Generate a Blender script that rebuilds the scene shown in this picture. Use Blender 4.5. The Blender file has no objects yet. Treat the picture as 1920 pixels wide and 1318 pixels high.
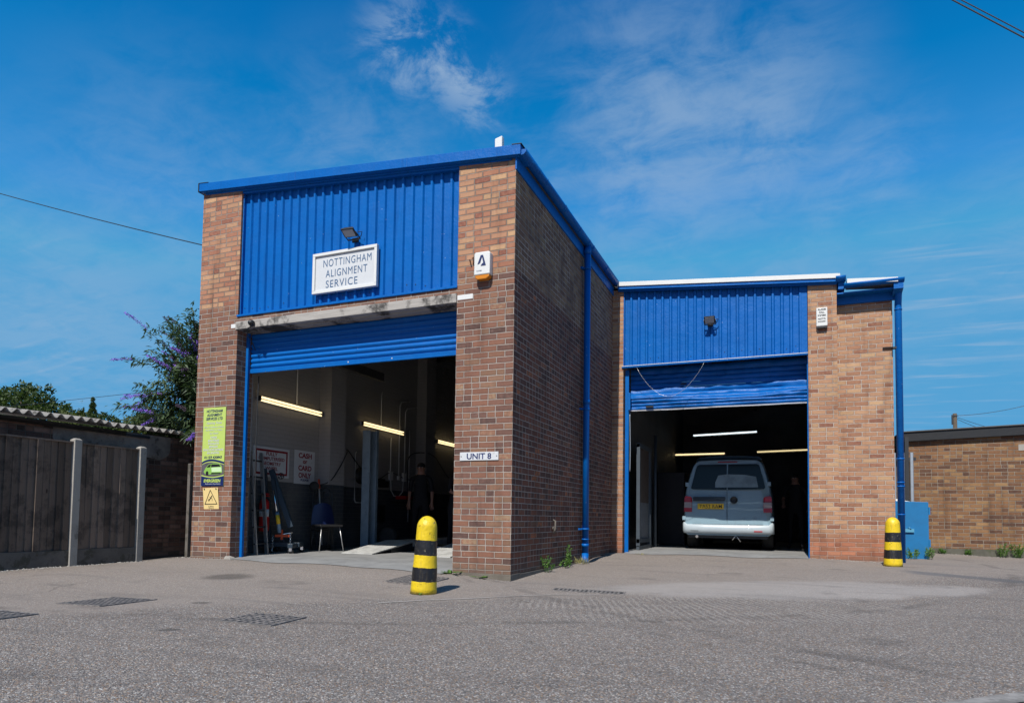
import bpy, math, random
from mathutils import Vector, Matrix, noise
random.seed(7)
R = math.radians
scene = bpy.context.scene
COL = scene.collection

# ------------------------------------------------------------------ camera
cam_d = bpy.data.cameras.new('camera'); cam = bpy.data.objects.new('camera', cam_d); COL.objects.link(cam)
cr = Vector((0.92306189, 0.38439617, 0.01401181)); cu = Vector((0.0066199, -0.05229736, 0.99860962)); cf = Vector((-0.38459449, 0.92168572, 0.05081836))
m = Matrix((cr, cu, -cf)).transposed().to_4x4(); m.translation = Vector((3.065, -7.5067, .657))
cam.matrix_world = m
cam_d.sensor_width = 36; cam_d.lens = 1253.85 / 1920 * 36
cam_d.shift_x = .0052; cam_d.shift_y = .1278
cam_d.clip_start = .05; cam_d.clip_end = 2000
cam_d.dof.use_dof = True; cam_d.dof.focus_distance = 9.0; cam_d.dof.aperture_fstop = 5.6
scene.camera = cam

# ------------------------------------------------------------------ world, sun, exposure
SUN_EL = 50.0; SUN_AZ = -0.6          # light travels towards +Y
w = bpy.data.worlds.new('World'); scene.world = w; w.use_nodes = True
scene.view_settings.view_transform = 'Standard'; scene.view_settings.look = 'None'
scene.view_settings.exposure = 0.24; scene.view_settings.gamma = 1.0
sd = bpy.data.lights.new('sun', 'SUN'); sd.energy = 5.0; sd.angle = R(.53); sd.color = (1, .95, .88)
sun = bpy.data.objects.new('sun', sd); COL.objects.link(sun)
tdir = Vector((math.sin(R(SUN_AZ)) * math.cos(R(SUN_EL)), math.cos(R(SUN_AZ)) * math.cos(R(SUN_EL)), -math.sin(R(SUN_EL))))
sun.rotation_euler = tdir.to_track_quat('-Z', 'Y').to_euler(); sun.location = (0, -20, 20)


class NT:
    """small node-tree helper"""
    def __init__(s, tree): s.t = tree; s.n = tree.nodes; s.l = tree.links
    def node(s, typ, **kw):
        n = s.n.new(typ)
        for k, v in kw.items(): setattr(n, k, v)
        return n
    def put(s, sock, v):
        if hasattr(v, 'node'): s.l.new(v, sock)
        elif v is not None:
            if isinstance(v, (tuple, list)) and len(v) == 3 and sock.type == 'RGBA': v = (*v, 1)
            sock.default_value = v
    def m(s, op, a, b=None, c=None, clamp=False):
        n = s.node('ShaderNodeMath', operation=op); n.use_clamp = clamp
        s.put(n.inputs[0], a); s.put(n.inputs[1], b)
        if c is not None: s.put(n.inputs[2], c)
        return n.outputs[0]
    def vm(s, op, a, b=None, scale=None):
        n = s.node('ShaderNodeVectorMath', operation=op); s.put(n.inputs[0], a)
        if b is not None: s.put(n.inputs[1], b)
        if scale is not None: s.put(n.inputs['Scale'], scale)
        return n.outputs['Value'] if op in ('DOT_PRODUCT', 'LENGTH', 'DISTANCE') else n.outputs[0]
    def comb(s, x=0, y=0, z=0):
        n = s.node('ShaderNodeCombineXYZ'); s.put(n.inputs[0], x); s.put(n.inputs[1], y); s.put(n.inputs[2], z); return n.outputs[0]
    def sep(s, v):
        n = s.node('ShaderNodeSeparateXYZ'); s.put(n.inputs[0], v); return n.outputs
    def noise(s, v, scale=5., detail=4., rough=.55, dist=0., dim='3D', out=0):
        n = s.node('ShaderNodeTexNoise', noise_dimensions=dim); s.put(n.inputs['Vector'], v)
        n.inputs['Scale'].default_value = scale; n.inputs['Detail'].default_value = detail
        n.inputs['Roughness'].default_value = rough; n.inputs['Distortion'].default_value = dist
        return n.outputs[out]
    def voro(s, v, scale=5., feature='F1', out='Distance', rnd=1.):
        n = s.node('ShaderNodeTexVoronoi', feature=feature); s.put(n.inputs['Vector'], v); n.inputs['Scale'].default_value = scale
        n.inputs['Randomness'].default_value = rnd
        return n.outputs[out]
    def white(s, v, out='Value'):
        n = s.node('ShaderNodeTexWhiteNoise'); s.put(n.inputs['Vector'], v); return n.outputs[out]
    def ramp(s, f, stops, interp='LINEAR'):
        n = s.node('ShaderNodeValToRGB'); cr_ = n.color_ramp; cr_.interpolation = interp
        while len(cr_.elements) > 1: cr_.elements.remove(cr_.elements[-1])
        for i, (p, c) in enumerate(stops):
            e = cr_.elements[0] if i == 0 else cr_.elements.new(p)
            e.position = p; e.color = (*c, 1) if not isinstance(c, (int, float)) else (c, c, c, 1)
        s.put(n.inputs[0], f); return n.outputs[0]
    def mix(s, f, a, b, blend='MIX'):
        n = s.node('ShaderNodeMix', data_type='RGBA', blend_type=blend); n.clamp_factor = True
        s.put(n.inputs[0], f); s.put(n.inputs[6], a); s.put(n.inputs[7], b); return n.outputs[2]
    def sstep(s, x, a, b):
        n = s.node('ShaderNodeMapRange', interpolation_type='SMOOTHSTEP'); s.put(n.inputs[0], x)
        n.inputs[1].default_value = a; n.inputs[2].default_value = b; return n.outputs[0]
    def bump(s, h, dist=.01, strength=1., normal=None):
        n = s.node('ShaderNodeBump'); s.put(n.inputs['Height'], h); n.inputs['Distance'].default_value = dist
        n.inputs['Strength'].default_value = strength
        if normal: s.put(n.inputs['Normal'], normal)
        return n.outputs[0]
    def pos(s): return s.node('ShaderNodeNewGeometry').outputs['Position']
    def obj(s): return s.node('ShaderNodeTexCoord').outputs['Object']


def mat(name):
    mt = bpy.data.materials.new(name); mt.use_nodes = True; t = NT(mt.node_tree); b = t.n['Principled BSDF']
    return mt, t, b


def world_sky():
    t = NT(w.node_tree); bg = t.n['Background']
    sky = t.node('ShaderNodeTexSky', sky_type='NISHITA'); sky.sun_disc = False
    sky.sun_elevation = R(SUN_EL); sky.sun_rotation = R(180); sky.altitude = 50; sky.air_density = 1.0; sky.dust_density = .05; sky.ozone_density = 3.0
    sc_ = t.node('ShaderNodeSeparateColor'); t.put(sc_.inputs[0], sky.outputs[0]); cc_ = t.node('ShaderNodeCombineColor')
    yy_ = t.sep(t.node('ShaderNodeTexCoord').outputs['Generated'])[1]; rcap = t.m('MULTIPLY_ADD', t.sstep(yy_, .2, -.5), 1.5, .84)      # whiter round the sun
    for k_, (o_, g_, hi_) in enumerate(((.90, 1.15, rcap), (.64, 1.80, 3.3), (.53, 1.90, 6.05))):      # richer, deeper blue, capped near the sun
        t.put(cc_.inputs[k_], t.m('MINIMUM', t.m('MAXIMUM', t.m('MULTIPLY', t.m('SUBTRACT', sc_.outputs[k_], o_), g_), .02), hi_))
    col = cc_.outputs[0]
    d = t.node('ShaderNodeTexCoord').outputs['Generated']
    X, Y, Z = t.sep(d)
    # wispy cirrus: fractal noise in a sky plane, gathered in a few drifts
    k = t.m('ADD', t.m('ABSOLUTE', Z), .12)
    pl = t.comb(t.m('DIVIDE', X, k), t.m('DIVIDE', Y, k), 0)
    mp = t.node('ShaderNodeMapping'); mp.inputs['Rotation'].default_value = (0, 0, R(38)); mp.inputs['Scale'].default_value = (1., 2.6, 1); t.put(mp.inputs[0], pl)
    n1 = t.noise(mp.outputs[0], 2.4, 9, .6, .35); n2 = t.noise(pl, 7.5, 10, .66, .5); n3 = t.noise(pl, 1.1, 4, .5, .2)
    fine = t.m('MULTIPLY_ADD', n2, .5, t.m('MULTIPLY', n1, .5))
    def blob(c, r, wgt):
        dd = t.vm('DISTANCE', d, c); g = t.sstep(dd, r, 0.0)
        return t.m('MULTIPLY', g, wgt)
    def nblob(items):
        acc = None
        for c, r, wgt in items:
            b = blob(c, r, wgt); acc = b if acc is None else t.m('MAXIMUM', acc, b)
        return acc
    soft = nblob([((-.52, .72, .44), .22, .55), ((-.70, .60, .38), .26, .42), ((-.31, .83, .44), .22, .5), ((-.14, .85, .50), .27, .9), ((-.04, .86, .49), .20, .85), ((.08, .90, .42), .15, .55), ((-.2, .93, .33), .3, .4), ((-.83, .53, .20), .35, .5), ((.0, .97, .25), .3, .45), ((.25, .93, .30), .22, .4), ((-.62, .74, .30), .3, .5)])
    wis = nblob([((-.431, .690, .582), .085, .8), ((-.400, .712, .577), .07, .9), ((-.378, .737, .562), .065, .85), ((-.362, .760, .540), .06, .6)])
    low = nblob([((.196, .943, .27), .16, .9), ((.188, .968, .165), .12, .8), ((-.85, .5, .2), .2, .4)])
    a1 = t.m('MULTIPLY', soft, t.sstep(t.m('MULTIPLY_ADD', n3, .35, t.m('MULTIPLY', fine, .65)), .40, .60))
    a2 = t.m('MULTIPLY', wis, t.sstep(n2, .42, .64))
    mp2 = t.node('ShaderNodeMapping'); mp2.inputs['Rotation'].default_value = (0, 0, R(-20)); mp2.inputs['Scale'].default_value = (1., 7., 1); t.put(mp2.inputs[0], pl)
    a3 = t.m('MULTIPLY', low, t.sstep(t.noise(mp2.outputs[0], 1.6, 8, .6, .5), .5, .75))
    al = t.m('ADD', t.m('MULTIPLY', a1, .62), t.m('ADD', t.m('MULTIPLY', a2, .85), t.m('MULTIPLY', a3, .75)), clamp=True)
    col = t.mix(al, col, (3.3, 4.5, 6.1))
    t.put(bg.inputs['Color'], col); bg.inputs['Strength'].default_value = .092


world_sky()

# ------------------------------------------------------------------ mesh helpers
class MB:
    """collects geometry, optionally through a frame (origin, U, V, N)"""
    def __init__(s, frame=None):
        s.v = []; s.f = []; s.mi = []; s.fr = frame; s.cur = 0; s.sm = []; s.smooth = False
    def p(s, x, y, z):
        if s.fr:
            o, U, V, N = s.fr; q = Vector(o) + Vector(U) * x + Vector(V) * y + Vector(N) * z
        else: q = Vector((x, y, z))
        s.v.append(q); return len(s.v) - 1
    def face(s, idx): s.f.append(tuple(idx)); s.mi.append(s.cur); s.sm.append(s.smooth)
    def poly(s, pts): s.face([s.p(*q) for q in pts])
    def hexa(s, a):
        """8 corners: bottom 4 ccw, top 4 ccw"""
        i = [s.p(*q) for q in a]
        for f in ((3, 2, 1, 0), (4, 5, 6, 7), (0, 1, 5, 4), (1, 2, 6, 5), (2, 3, 7, 6), (3, 0, 4, 7)): s.face([i[k] for k in f])
    def box(s, x0, x1, y0, y1, z0, z1):
        s.hexa([(x0, y0, z0), (x1, y0, z0), (x1, y1, z0), (x0, y1, z0), (x0, y0, z1), (x1, y0, z1), (x1, y1, z1), (x0, y1, z1)])
    def prism(s, prof, d0, d1, axis='y', cap=True):
        """extrude a closed 2D profile. axis y: profile (x,z); axis x: (y,z); axis z: (x,y)"""
        def q(a, b, d): return (a, d, b) if axis == 'y' else ((d, a, b) if axis == 'x' else (a, b, d))
        A = [s.p(*q(a, b, d0)) for a, b in prof]; B = [s.p(*q(a, b, d1)) for a, b in prof]; n = len(prof)
        for i in range(n): s.face((A[i], A[(i + 1) % n], B[(i + 1) % n], B[i]))
        if cap: s.face(A[::-1]); s.face(B)
    def tube(s, pts, r, seg=8, cap=True):
        pts = [Vector(q) for q in pts]; rs = r if isinstance(r, (list, tuple)) else [r] * len(pts)
        rings = []; sm = s.smooth; s.smooth = True
        ref = None
        for i, q in enumerate(pts):
            d = (pts[min(i + 1, len(pts) - 1)] - pts[max(i - 1, 0)])
            d = d.normalized() if d.length > 1e-9 else Vector((0, 0, 1))
            if ref is None:
                ref = Vector((0, 0, 1)) if abs(d.z) < .9 else Vector((1, 0, 0))
            a = d.cross(ref);
            if a.length < 1e-4: a = d.orthogonal()
            a.normalize(); b = d.cross(a).normalized(); ref = -b if False else b.cross(d) * -1 if False else ref
            rings.append([s.p(*(q + a * (math.cos(2 * math.pi * k / seg) * rs[i]) + b * (math.sin(2 * math.pi * k / seg) * rs[i]))) for k in range(seg)])
        for A, B in zip(rings, rings[1:]):
            for k in range(seg): s.face((A[k], A[(k + 1) % seg], B[(k + 1) % seg], B[k]))
        s.smooth = sm
        if cap: s.face(rings[0][::-1]); s.face(rings[-1])
    def lathe(s, prof, c=(0, 0, 0), seg=24, ax='z'):
        rings = []; sm = s.smooth; s.smooth = True
        for r, h in prof:
            ring = []
            for k in range(seg):
                a = 2 * math.pi * k / seg; u, v_ = r * math.cos(a), r * math.sin(a)
                q = (u, v_, h) if ax == 'z' else ((u, h, v_) if ax == 'y' else (h, u, v_))
                ring.append(s.p(c[0] + q[0], c[1] + q[1], c[2] + q[2]))
            rings.append(ring)
        for A, B in zip(rings, rings[1:]):
            for k in range(seg): s.face((A[k], A[(k + 1) % seg], B[(k + 1) % seg], B[k]))
        s.face(rings[0][::-1]); s.face(rings[-1]); s.smooth = sm
    def grid(s, fn, nu, nv):
        I = [[s.p(*fn(i / nu, j / nv)) for i in range(nu + 1)] for j in range(nv + 1)]
        for j in range(nv):
            for i in range(nu): s.face((I[j][i], I[j][i + 1], I[j + 1][i + 1], I[j + 1][i]))
    def build(s, name, mats, parent=None, bevel=0, fix=True):
        me = bpy.data.meshes.new(name); off = Vector(parent_loc(parent)) if parent else Vector((0, 0, 0))
        me.from_pydata([tuple(v - off) for v in s.v], [], s.f); me.update()
        if not isinstance(mats, (list, tuple)): mats = [mats]
        for m_ in mats: me.materials.append(m_)
        for p_, mi, sm in zip(me.polygons, s.mi, s.sm): p_.material_index = mi; p_.use_smooth = sm
        if fix:
            import bmesh
            bm = bmesh.new(); bm.from_mesh(me); bmesh.ops.recalc_face_normals(bm, faces=bm.faces); bm.to_mesh(me); bm.free()
        o = bpy.data.objects.new(name, me); COL.objects.link(o)
        if parent: o.parent = parent
        if bevel:
            b = o.modifiers.new('bevel', 'BEVEL'); b.width = bevel; b.segments = 2; b.limit_method = 'ANGLE'; b.angle_limit = R(40); b.harden_normals = False
        return o


def split(mb, name, mats, parent=None, **k):
    """build every connected piece of mb as an object of its own"""
    n = len(mb.v); root = list(range(n))
    def find(a):
        while root[a] != a: root[a] = root[root[a]]; a = root[a]
        return a
    for f in mb.f:
        for a in f[1:]: root[find(a)] = find(f[0])
    groups = {}
    for i, f in enumerate(mb.f): groups.setdefault(find(f[0]), []).append(i)
    out = []
    for g in groups.values():
        q = MB(); mp_ = {}
        for i in g:
            idx = []
            for a in mb.f[i]:
                if a not in mp_: mp_[a] = len(q.v); q.v.append(mb.v[a])
                idx.append(mp_[a])
            q.f.append(tuple(idx)); q.mi.append(mb.mi[i]); q.sm.append(mb.sm[i])
        out.append(q.build(name, mats, parent, **k))
    return out


def parent_loc(o):
    l = Vector((0, 0, 0))
    while o: l += o.location; o = o.parent
    return l


def tag(o, label=None, cat=None, group=None, kind=None):
    if label: o['label'] = label
    if cat: o['category'] = cat
    if group: o['group'] = group
    if kind: o['kind'] = kind
    return o


def thing(name, label, cat, loc=(0, 0, 0), group=None):
    o = bpy.data.objects.new(name, None); o.empty_display_size = .1; COL.objects.link(o); o.location = loc
    return tag(o, label, cat, group)


def copy_tree(o, parent=None):
    c = o.copy(); COL.objects.link(c)
    if parent: c.parent = parent
    for ch in [x for x in bpy.data.objects if x.parent == o]: copy_tree(ch, c)
    return c


def structure(mb, name, m_, **k):
    o = mb.build(name, m_, None, **k); o['kind'] = 'structure'; return o


def text(name, s, frame, cx, cy, wd, ht, m_, parent, bold=0., shear=0., depth=.002, space=1.0):
    """lettering fitted to a box of width wd, height ht, centred at cx, cy in a frame"""
    cu_ = bpy.data.curves.new('tmp', 'FONT'); cu_.body = s; cu_.size = 1; cu_.offset = bold; cu_.shear = shear; cu_.extrude = 0; cu_.resolution_u = 4; cu_.space_character = space
    cu_.align_x = 'CENTER'
    o = bpy.data.objects.new('tmp', cu_); COL.objects.link(o)
    dg = bpy.context.evaluated_depsgraph_get(); me = bpy.data.meshes.new_from_object(o.evaluated_get(dg))
    bpy.data.objects.remove(o); bpy.data.curves.remove(cu_)
    xs = [v.co.x for v in me.vertices]; ys = [v.co.y for v in me.vertices]
    x0, x1, y0, y1 = min(xs), max(xs), min(ys), max(ys)
    O_, U, V, N = [Vector(q) for q in frame]; off = parent_loc(parent) if parent else Vector()
    for v in me.vertices:
        a = ((v.co.x - x0) / (x1 - x0) - .5) * wd + cx; b = ((v.co.y - y0) / (y1 - y0) - .5) * ht + cy
        v.co = O_ + U * a + V * b + N * depth - off
    me.materials.append(m_); me.name = name
    o = bpy.data.objects.new(name, me); COL.objects.link(o); o.parent = parent
    return o

# ------------------------------------------------------------------ materials
def brick_mat(name, lo, hi=None, split=3.72, mort=(.30, .27, .25), mort_hi=None, soot=.0, header=.0, painted=None, split_w=.02, rowh=.075, low_tint=None, flip_hi=None):
    mt, t, b = mat(name)
    P = t.pos(); X, Y, Z = t.sep(P)
    N = t.node('ShaderNodeNewGeometry').outputs['True Normal']; nx, ny, nz = t.sep(N)
    side = t.m('GREATER_THAN', t.m('ABSOLUTE', nx), .6)
    u = t.m('ADD', t.m('MULTIPLY', X, t.m('SUBTRACT', 1., side)), t.m('MULTIPLY', Y, side))
    u = t.m('ADD', u, t.m('MULTIPLY', side, .1125))
    wob = t.noise(P, 3.1, 2, .5)
    zz = t.m('MULTIPLY_ADD', t.m('SUBTRACT', wob, .5), .008, Z)
    r0 = t.m('DIVIDE', zz, rowh); row = t.m('FLOOR', r0); fz = t.m('FRACT', r0)
    odd = t.m('FLOORED_MODULO', row, 2.)
    jit = t.m('MULTIPLY', t.m('SUBTRACT', t.white(t.comb(row, 3.3, side)), .5), .07)
    bu = t.m('ADD', t.m('DIVIDE', u, .225), t.m('ADD', t.m('MULTIPLY', odd, .5), jit))
    col = t.m('FLOOR', bu); fu = t.m('FRACT', bu)
    idr = t.white(t.comb(col, row, t.m('MULTIPLY_ADD', side, 7.1, 1.3)))
    isH = t.m('LESS_THAN', idr, header)
    half = t.m('MULTIPLY', isH, t.m('GREATER_THAN', fu, .5))
    ida = t.comb(t.m('MULTIPLY_ADD', half, .5, col), row, t.m('MULTIPLY_ADD', side, 3.7, 9.2))
    rnd = t.white(ida); rcol = t.white(ida, 'Color'); r1, r2, r3 = t.sep(rcol)
    du = t.m('MINIMUM', fu, t.m('SUBTRACT', 1., fu))
    dmid = t.m('ADD', t.m('ABSOLUTE', t.m('SUBTRACT', fu, .5)), t.m('MULTIPLY', t.m('SUBTRACT', 1., isH), 9.))
    du = t.m('MULTIPLY', t.m('MINIMUM', du, dmid), .225)
    dz = t.m('MULTIPLY', t.m('MINIMUM', fz, t.m('SUBTRACT', 1., fz)), rowh)
    d = t.m('MINIMUM', du, dz)
    en = t.noise(P, 75, 3, .6)
    d = t.m('MULTIPLY_ADD', t.m('SUBTRACT', en, .5), .0055, t.m('MULTIPLY_ADD', t.m('SUBTRACT', t.noise(P, 14, 2), .5), .004, d))
    mask = t.sstep(d, .0042, .0068)
    fine = t.noise(P, 160, 4, .7); med = t.noise(P, 22, 5, .6)
    # streaky variation inside a brick
    mott = t.m('MULTIPLY_ADD', t.m('SUBTRACT', med, .5), .5, rnd)
    def pal(stops): return t.ramp(mott, stops)
    c = pal(lo)
    if hi:
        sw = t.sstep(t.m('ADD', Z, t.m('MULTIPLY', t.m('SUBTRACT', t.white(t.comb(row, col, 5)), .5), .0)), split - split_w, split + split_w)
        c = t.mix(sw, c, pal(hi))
    else: sw = None
    c = t.mix(t.m('MULTIPLY', t.m('SUBTRACT', fine, .35), .5, clamp=True), c, (.03, .025, .025), 'MIX')
    c = t.mix(.5, c, t.mix(1., c, t.ramp(r2, [(0, .80), (1, 1.16)]), 'MULTIPLY'))
    big = t.noise(P, .9, 5, .6)
    mc = t.mix(t.sstep(t.noise(P, 1.7, 6, .65), .45, .62), mort, tuple(q * .72 for q in mort))
    if mort_hi: mc = t.mix(sw, mc, t.mix(t.sstep(t.noise(P, 1.3, 5, .65), .40, .58), mort_hi, tuple(q * .5 for q in mort_hi)))
    mc = t.mix(t.m('MULTIPLY', fine, .45), mc, tuple(q * .5 for q in mort))
    # pale efflorescence blotches and soot, with shapes of their own
    efl = t.m('MULTIPLY', t.sstep(t.noise(P, 9, 5, .7), .62, .76), .22)
    c = t.mix(efl, c, (.52, .45, .40))
    if low_tint:
        lt = t.sstep(t.m('MULTIPLY_ADD', t.m('SUBTRACT', big, .5), .5, Z), low_tint[0] + .12, low_tint[0] - .12); c = t.mix(t.m('MULTIPLY', lt, low_tint[2]), c, t.mix(1., low_tint[1], t.ramp(r3, [(0, .6), (1, 1.2)]), 'MULTIPLY')); mc = t.mix(t.m('MULTIPLY', lt, .5), mc, low_tint[1])
    # kiln-flashed edges, chipped arrises and rain staining
    c = t.mix(t.m('MULTIPLY', t.sstep(t.m('MULTIPLY_ADD', t.m('SUBTRACT', med, .5), .02, d), .022, .008), .38), c, t.mix(1., c, (.58, .50, .50), 'MULTIPLY'))
    stn = t.noise(t.comb(t.m('MULTIPLY', u, 3.2), t.m('MULTIPLY', Z, .35), side), 1.6, 6, .62)
    c = t.mix(t.m('MULTIPLY', t.sstep(stn, .50, .68), .38), c, t.mix(1., c, (.45, .42, .42), 'MULTIPLY')); mc = t.mix(t.m('MULTIPLY', t.sstep(stn, .50, .68), .5), mc, t.mix(1., mc, (.45, .42, .42), 'MULTIPLY'))
    out = t.mix(mask, mc, c)
    if soot: out = t.mix(t.m('MULTIPLY', t.sstep(big, .48, .66), soot), out, (.035, .03, .03))
    # splash dirt near the ground
    dirt = t.m('MULTIPLY', t.sstep(t.m('MULTIPLY_ADD', med, .12, Z), .22, .02), .45)
    if painted is None: out = t.mix(dirt, out, (.10, .085, .07))
    if painted:
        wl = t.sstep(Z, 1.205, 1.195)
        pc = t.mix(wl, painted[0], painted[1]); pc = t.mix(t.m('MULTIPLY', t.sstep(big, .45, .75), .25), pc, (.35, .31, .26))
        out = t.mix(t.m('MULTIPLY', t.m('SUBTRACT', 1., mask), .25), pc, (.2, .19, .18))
    t.put(b.inputs['Base Color'], out)
    t.put(b.inputs['Roughness'], .88 if not painted else .6)
    b.inputs['Specular IOR Level'].default_value = .25
    tilt = t.m('MULTIPLY', t.m('SUBTRACT', r1, .5), t.m('SUBTRACT', fu, .5))
    h = t.m('ADD', t.m('MULTIPLY', mask, 1.), t.m('ADD', t.m('MULTIPLY', fine, .28), t.m('ADD', t.m('MULTIPLY', med, .25), t.m('MULTIPLY', t.m('MULTIPLY', r3, mask), .3))))
    t.put(b.inputs['Normal'], t.bump(h, .0065 if not painted else .003))
    return mt


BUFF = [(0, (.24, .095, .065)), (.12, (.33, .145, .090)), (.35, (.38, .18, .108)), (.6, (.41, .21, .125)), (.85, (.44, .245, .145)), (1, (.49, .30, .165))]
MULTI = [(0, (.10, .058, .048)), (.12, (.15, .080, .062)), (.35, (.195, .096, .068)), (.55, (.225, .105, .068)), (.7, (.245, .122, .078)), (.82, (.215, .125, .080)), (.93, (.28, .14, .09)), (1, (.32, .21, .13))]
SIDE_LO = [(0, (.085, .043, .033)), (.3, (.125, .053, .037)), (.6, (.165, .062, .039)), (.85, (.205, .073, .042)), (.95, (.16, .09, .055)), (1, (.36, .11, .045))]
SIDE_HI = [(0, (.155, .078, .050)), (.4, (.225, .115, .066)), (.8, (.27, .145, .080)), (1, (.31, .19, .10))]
BUFF2 = [(0, (.25, .11, .072)), (.12, (.32, .158, .094)), (.35, (.375, .198, .116)), (.6, (.41, .225, .132)), (.85, (.44, .255, .148)), (1, (.47, .295, .165))]
DARKB = [(0, (.10, .052, .035)), (.15, (.15, .075, .042)), (.4, (.20, .10, .05)), (.65, (.23, .118, .056)), (.85, (.25, .14, .066)), (1, (.30, .175, .08))]
M = {}
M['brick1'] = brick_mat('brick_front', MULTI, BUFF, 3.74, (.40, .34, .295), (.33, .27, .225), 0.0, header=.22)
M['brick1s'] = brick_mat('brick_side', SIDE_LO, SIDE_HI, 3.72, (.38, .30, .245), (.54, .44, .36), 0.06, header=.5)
M['brick2'] = brick_mat('brick_yard', BUFF2, None, 0, (.52, .43, .36), None, 0, header=.04, low_tint=(.45, (.34, .125, .07), .75))
M['brick3'] = brick_mat('brick_store', DARKB, None, 0, (.31, .255, .20), None, .12, header=.25)
M['brick4'] = brick_mat('brick_old', [(0, (.05, .033, .026)), (.4, (.12, .065, .048)), (.8, (.18, .10, .072)), (1, (.24, .15, .115))], None, 0, (.14, .115, .095), None, .35, header=.2)
M['wallpaint'] = brick_mat('painted_brick', MULTI, None, 0, painted=((.31, .30, .295), (.055, .064, .074)))
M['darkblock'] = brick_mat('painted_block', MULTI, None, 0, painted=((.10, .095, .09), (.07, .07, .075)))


def simple(name, c, rough=.5, metal=0., spec=.5, nscale=0, namt=.0, bump=0., bscale=60, dirt=None, coat=0):
    mt, t, b = mat(name); b.inputs['Roughness'].default_value = rough; b.inputs['Metallic'].default_value = metal; b.inputs['Specular IOR Level'].default_value = spec
    P = t.obj()
    if coat: b.inputs['Coat Weight'].default_value = coat
    col = c
    if nscale:
        n = t.noise(P, nscale, 6, .65); col = t.mix(t.m('MULTIPLY', t.sstep(n, .35, .75), namt), (*c, 1), tuple(q * .45 for q in c))
        t.put(b.inputs['Roughness'], t.m('MULTIPLY_ADD', n, .25, rough - .1))
    if dirt:
        n = t.noise(P, dirt[1], 7, .7); col = t.mix(t.m('MULTIPLY', t.sstep(n, dirt[2], dirt[2] + .1), dirt[3]), col if hasattr(col, 'node') else (*c, 1), dirt[0])
    t.put(b.inputs['Base Color'], col if hasattr(col, 'node') else (*c, 1))
    if bump: t.put(b.inputs['Normal'], t.bump(t.noise(P, bscale, 5, .6), bump))
    return mt


def blue_paint():
    mt, t, b = mat('blue_paint'); P = t.pos()
    base = (.0, .100, .37)
    n = t.noise(P, 2.3, 5, .6); c = t.mix(t.m('MULTIPLY', t.sstep(n, .4, .7), .35), base, (.0, .080, .30))
    # thin vertical rain streaks
    X, Y, Z = t.sep(P); st = t.noise(t.comb(t.m('MULTIPLY', X, 30.), t.m('MULTIPLY', Y, 30.), t.m('MULTIPLY', Z, .8)), 1, 5, .7)
    c = t.mix(t.m('MULTIPLY', t.sstep(st, .5, .8), .22), c, (.008, .14, .46))
    c = t.mix(t.m('MULTIPLY', t.sstep(t.noise(P, .9, 5, .6), .45, .7), .2), c, (.003, .14, .44))
    c = t.mix(t.m('MULTIPLY', t.sstep(t.noise(t.comb(t.m('MULTIPLY', X, 9.), t.m('MULTIPLY', Y, 9.), t.m('MULTIPLY', Z, .5)), 1, 6, .7), .54, .72), .3), c, (.0, .04, .17))
    # paint chips and bird-drop specks
    v = t.voro(t.comb(X, Y, t.m('MULTIPLY', Z, .6)), 14); sp = t.sstep(v, .065, .04); gate = t.m('GREATER_THAN', t.noise(P, 6, 3), .52)
    c = t.mix(t.m('MULTIPLY', t.m('MULTIPLY', sp, gate), .7), c, (.45, .58, .72))
    b.inputs['Specular IOR Level'].default_value = .22
    t.put(b.inputs['Base Color'], c); t.put(b.inputs['Roughness'], t.m('MULTIPLY_ADD', n, .25, .30))
    t.put(b.inputs['Normal'], t.bump(t.m('ADD', t.noise(P, 40, 4, .6), t.m('MULTIPLY', t.noise(P, 3, 3), 4.)), .0035))
    return mt


M['blue'] = blue_paint()
M['cabinet'] = simple('cabinet_blue', (.004, .14, .34), .5, nscale=5, namt=.3, bump=.002, dirt=((.12, .10, .08), 9, .66, .6))
M['white'] = simple('white_paint', (.62, .62, .60), .5, nscale=4, namt=.12, bump=.001, dirt=((.38, .35, .3), 14, .66, .5))
M['sign_white'] = simple('sign_white', (.55, .56, .57), .45, nscale=3, namt=.14, dirt=((.33, .30, .26), 8, .60, .35))
M['sign_blue'] = simple('sign_letter_blue', (.04, .10, .20), .5)
M['navy'] = simple('navy_ink', (.004, .015, .09), .5)
M['black'] = simple('black_plastic', (.012, .012, .013), .45, nscale=8, namt=.3)
M['blackfascia'] = simple('black_fascia', (.008, .009, .011), .55, nscale=4, namt=.4, bump=.003, bscale=12)
M['dark'] = simple('dark_metal', (.035, .037, .04), .5, metal=.3, nscale=8, namt=.4)
M['steelblue'] = simple('grey_blue_paint', (.20, .27, .33), .45, nscale=6, namt=.4, dirt=((.05, .04, .03), 12, .62, .6))
M['craneblue'] = simple('crane_paint', (.022, .038, .055), .4, nscale=6, namt=.4)
M['galv'] = simple('galvanised', (.42, .46, .50), .45, metal=.7, nscale=18, namt=.4)
M['chrome'] = simple('chrome', (.75, .75, .76), .15, metal=1.)
M['alu'] = simple('aluminium', (.55, .55, .55), .4, metal=.8, nscale=12, namt=.3)
M['orange'] = simple('orange_paint', (.55, .065, .012), .4)
M['red'] = simple('red_paint', (.45, .012, .012), .35)
M['darkred'] = simple('sign_red', (.22, .008, .015), .5)
M['amber'] = simple('amber_lens', (.55, .19, .01), .25)
M['concrete'] = simple('concrete', (.31, .29, .26), .9, nscale=3, namt=.4, bump=.006, bscale=45, dirt=((.08, .07, .055), 5, .58, .6))
M['gravelboard'] = simple('gravel_board', (.125, .11, .095), .95, nscale=4, namt=.5, bump=.006, bscale=40, dirt=((.05, .045, .03), 6, .5, .7))
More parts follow.
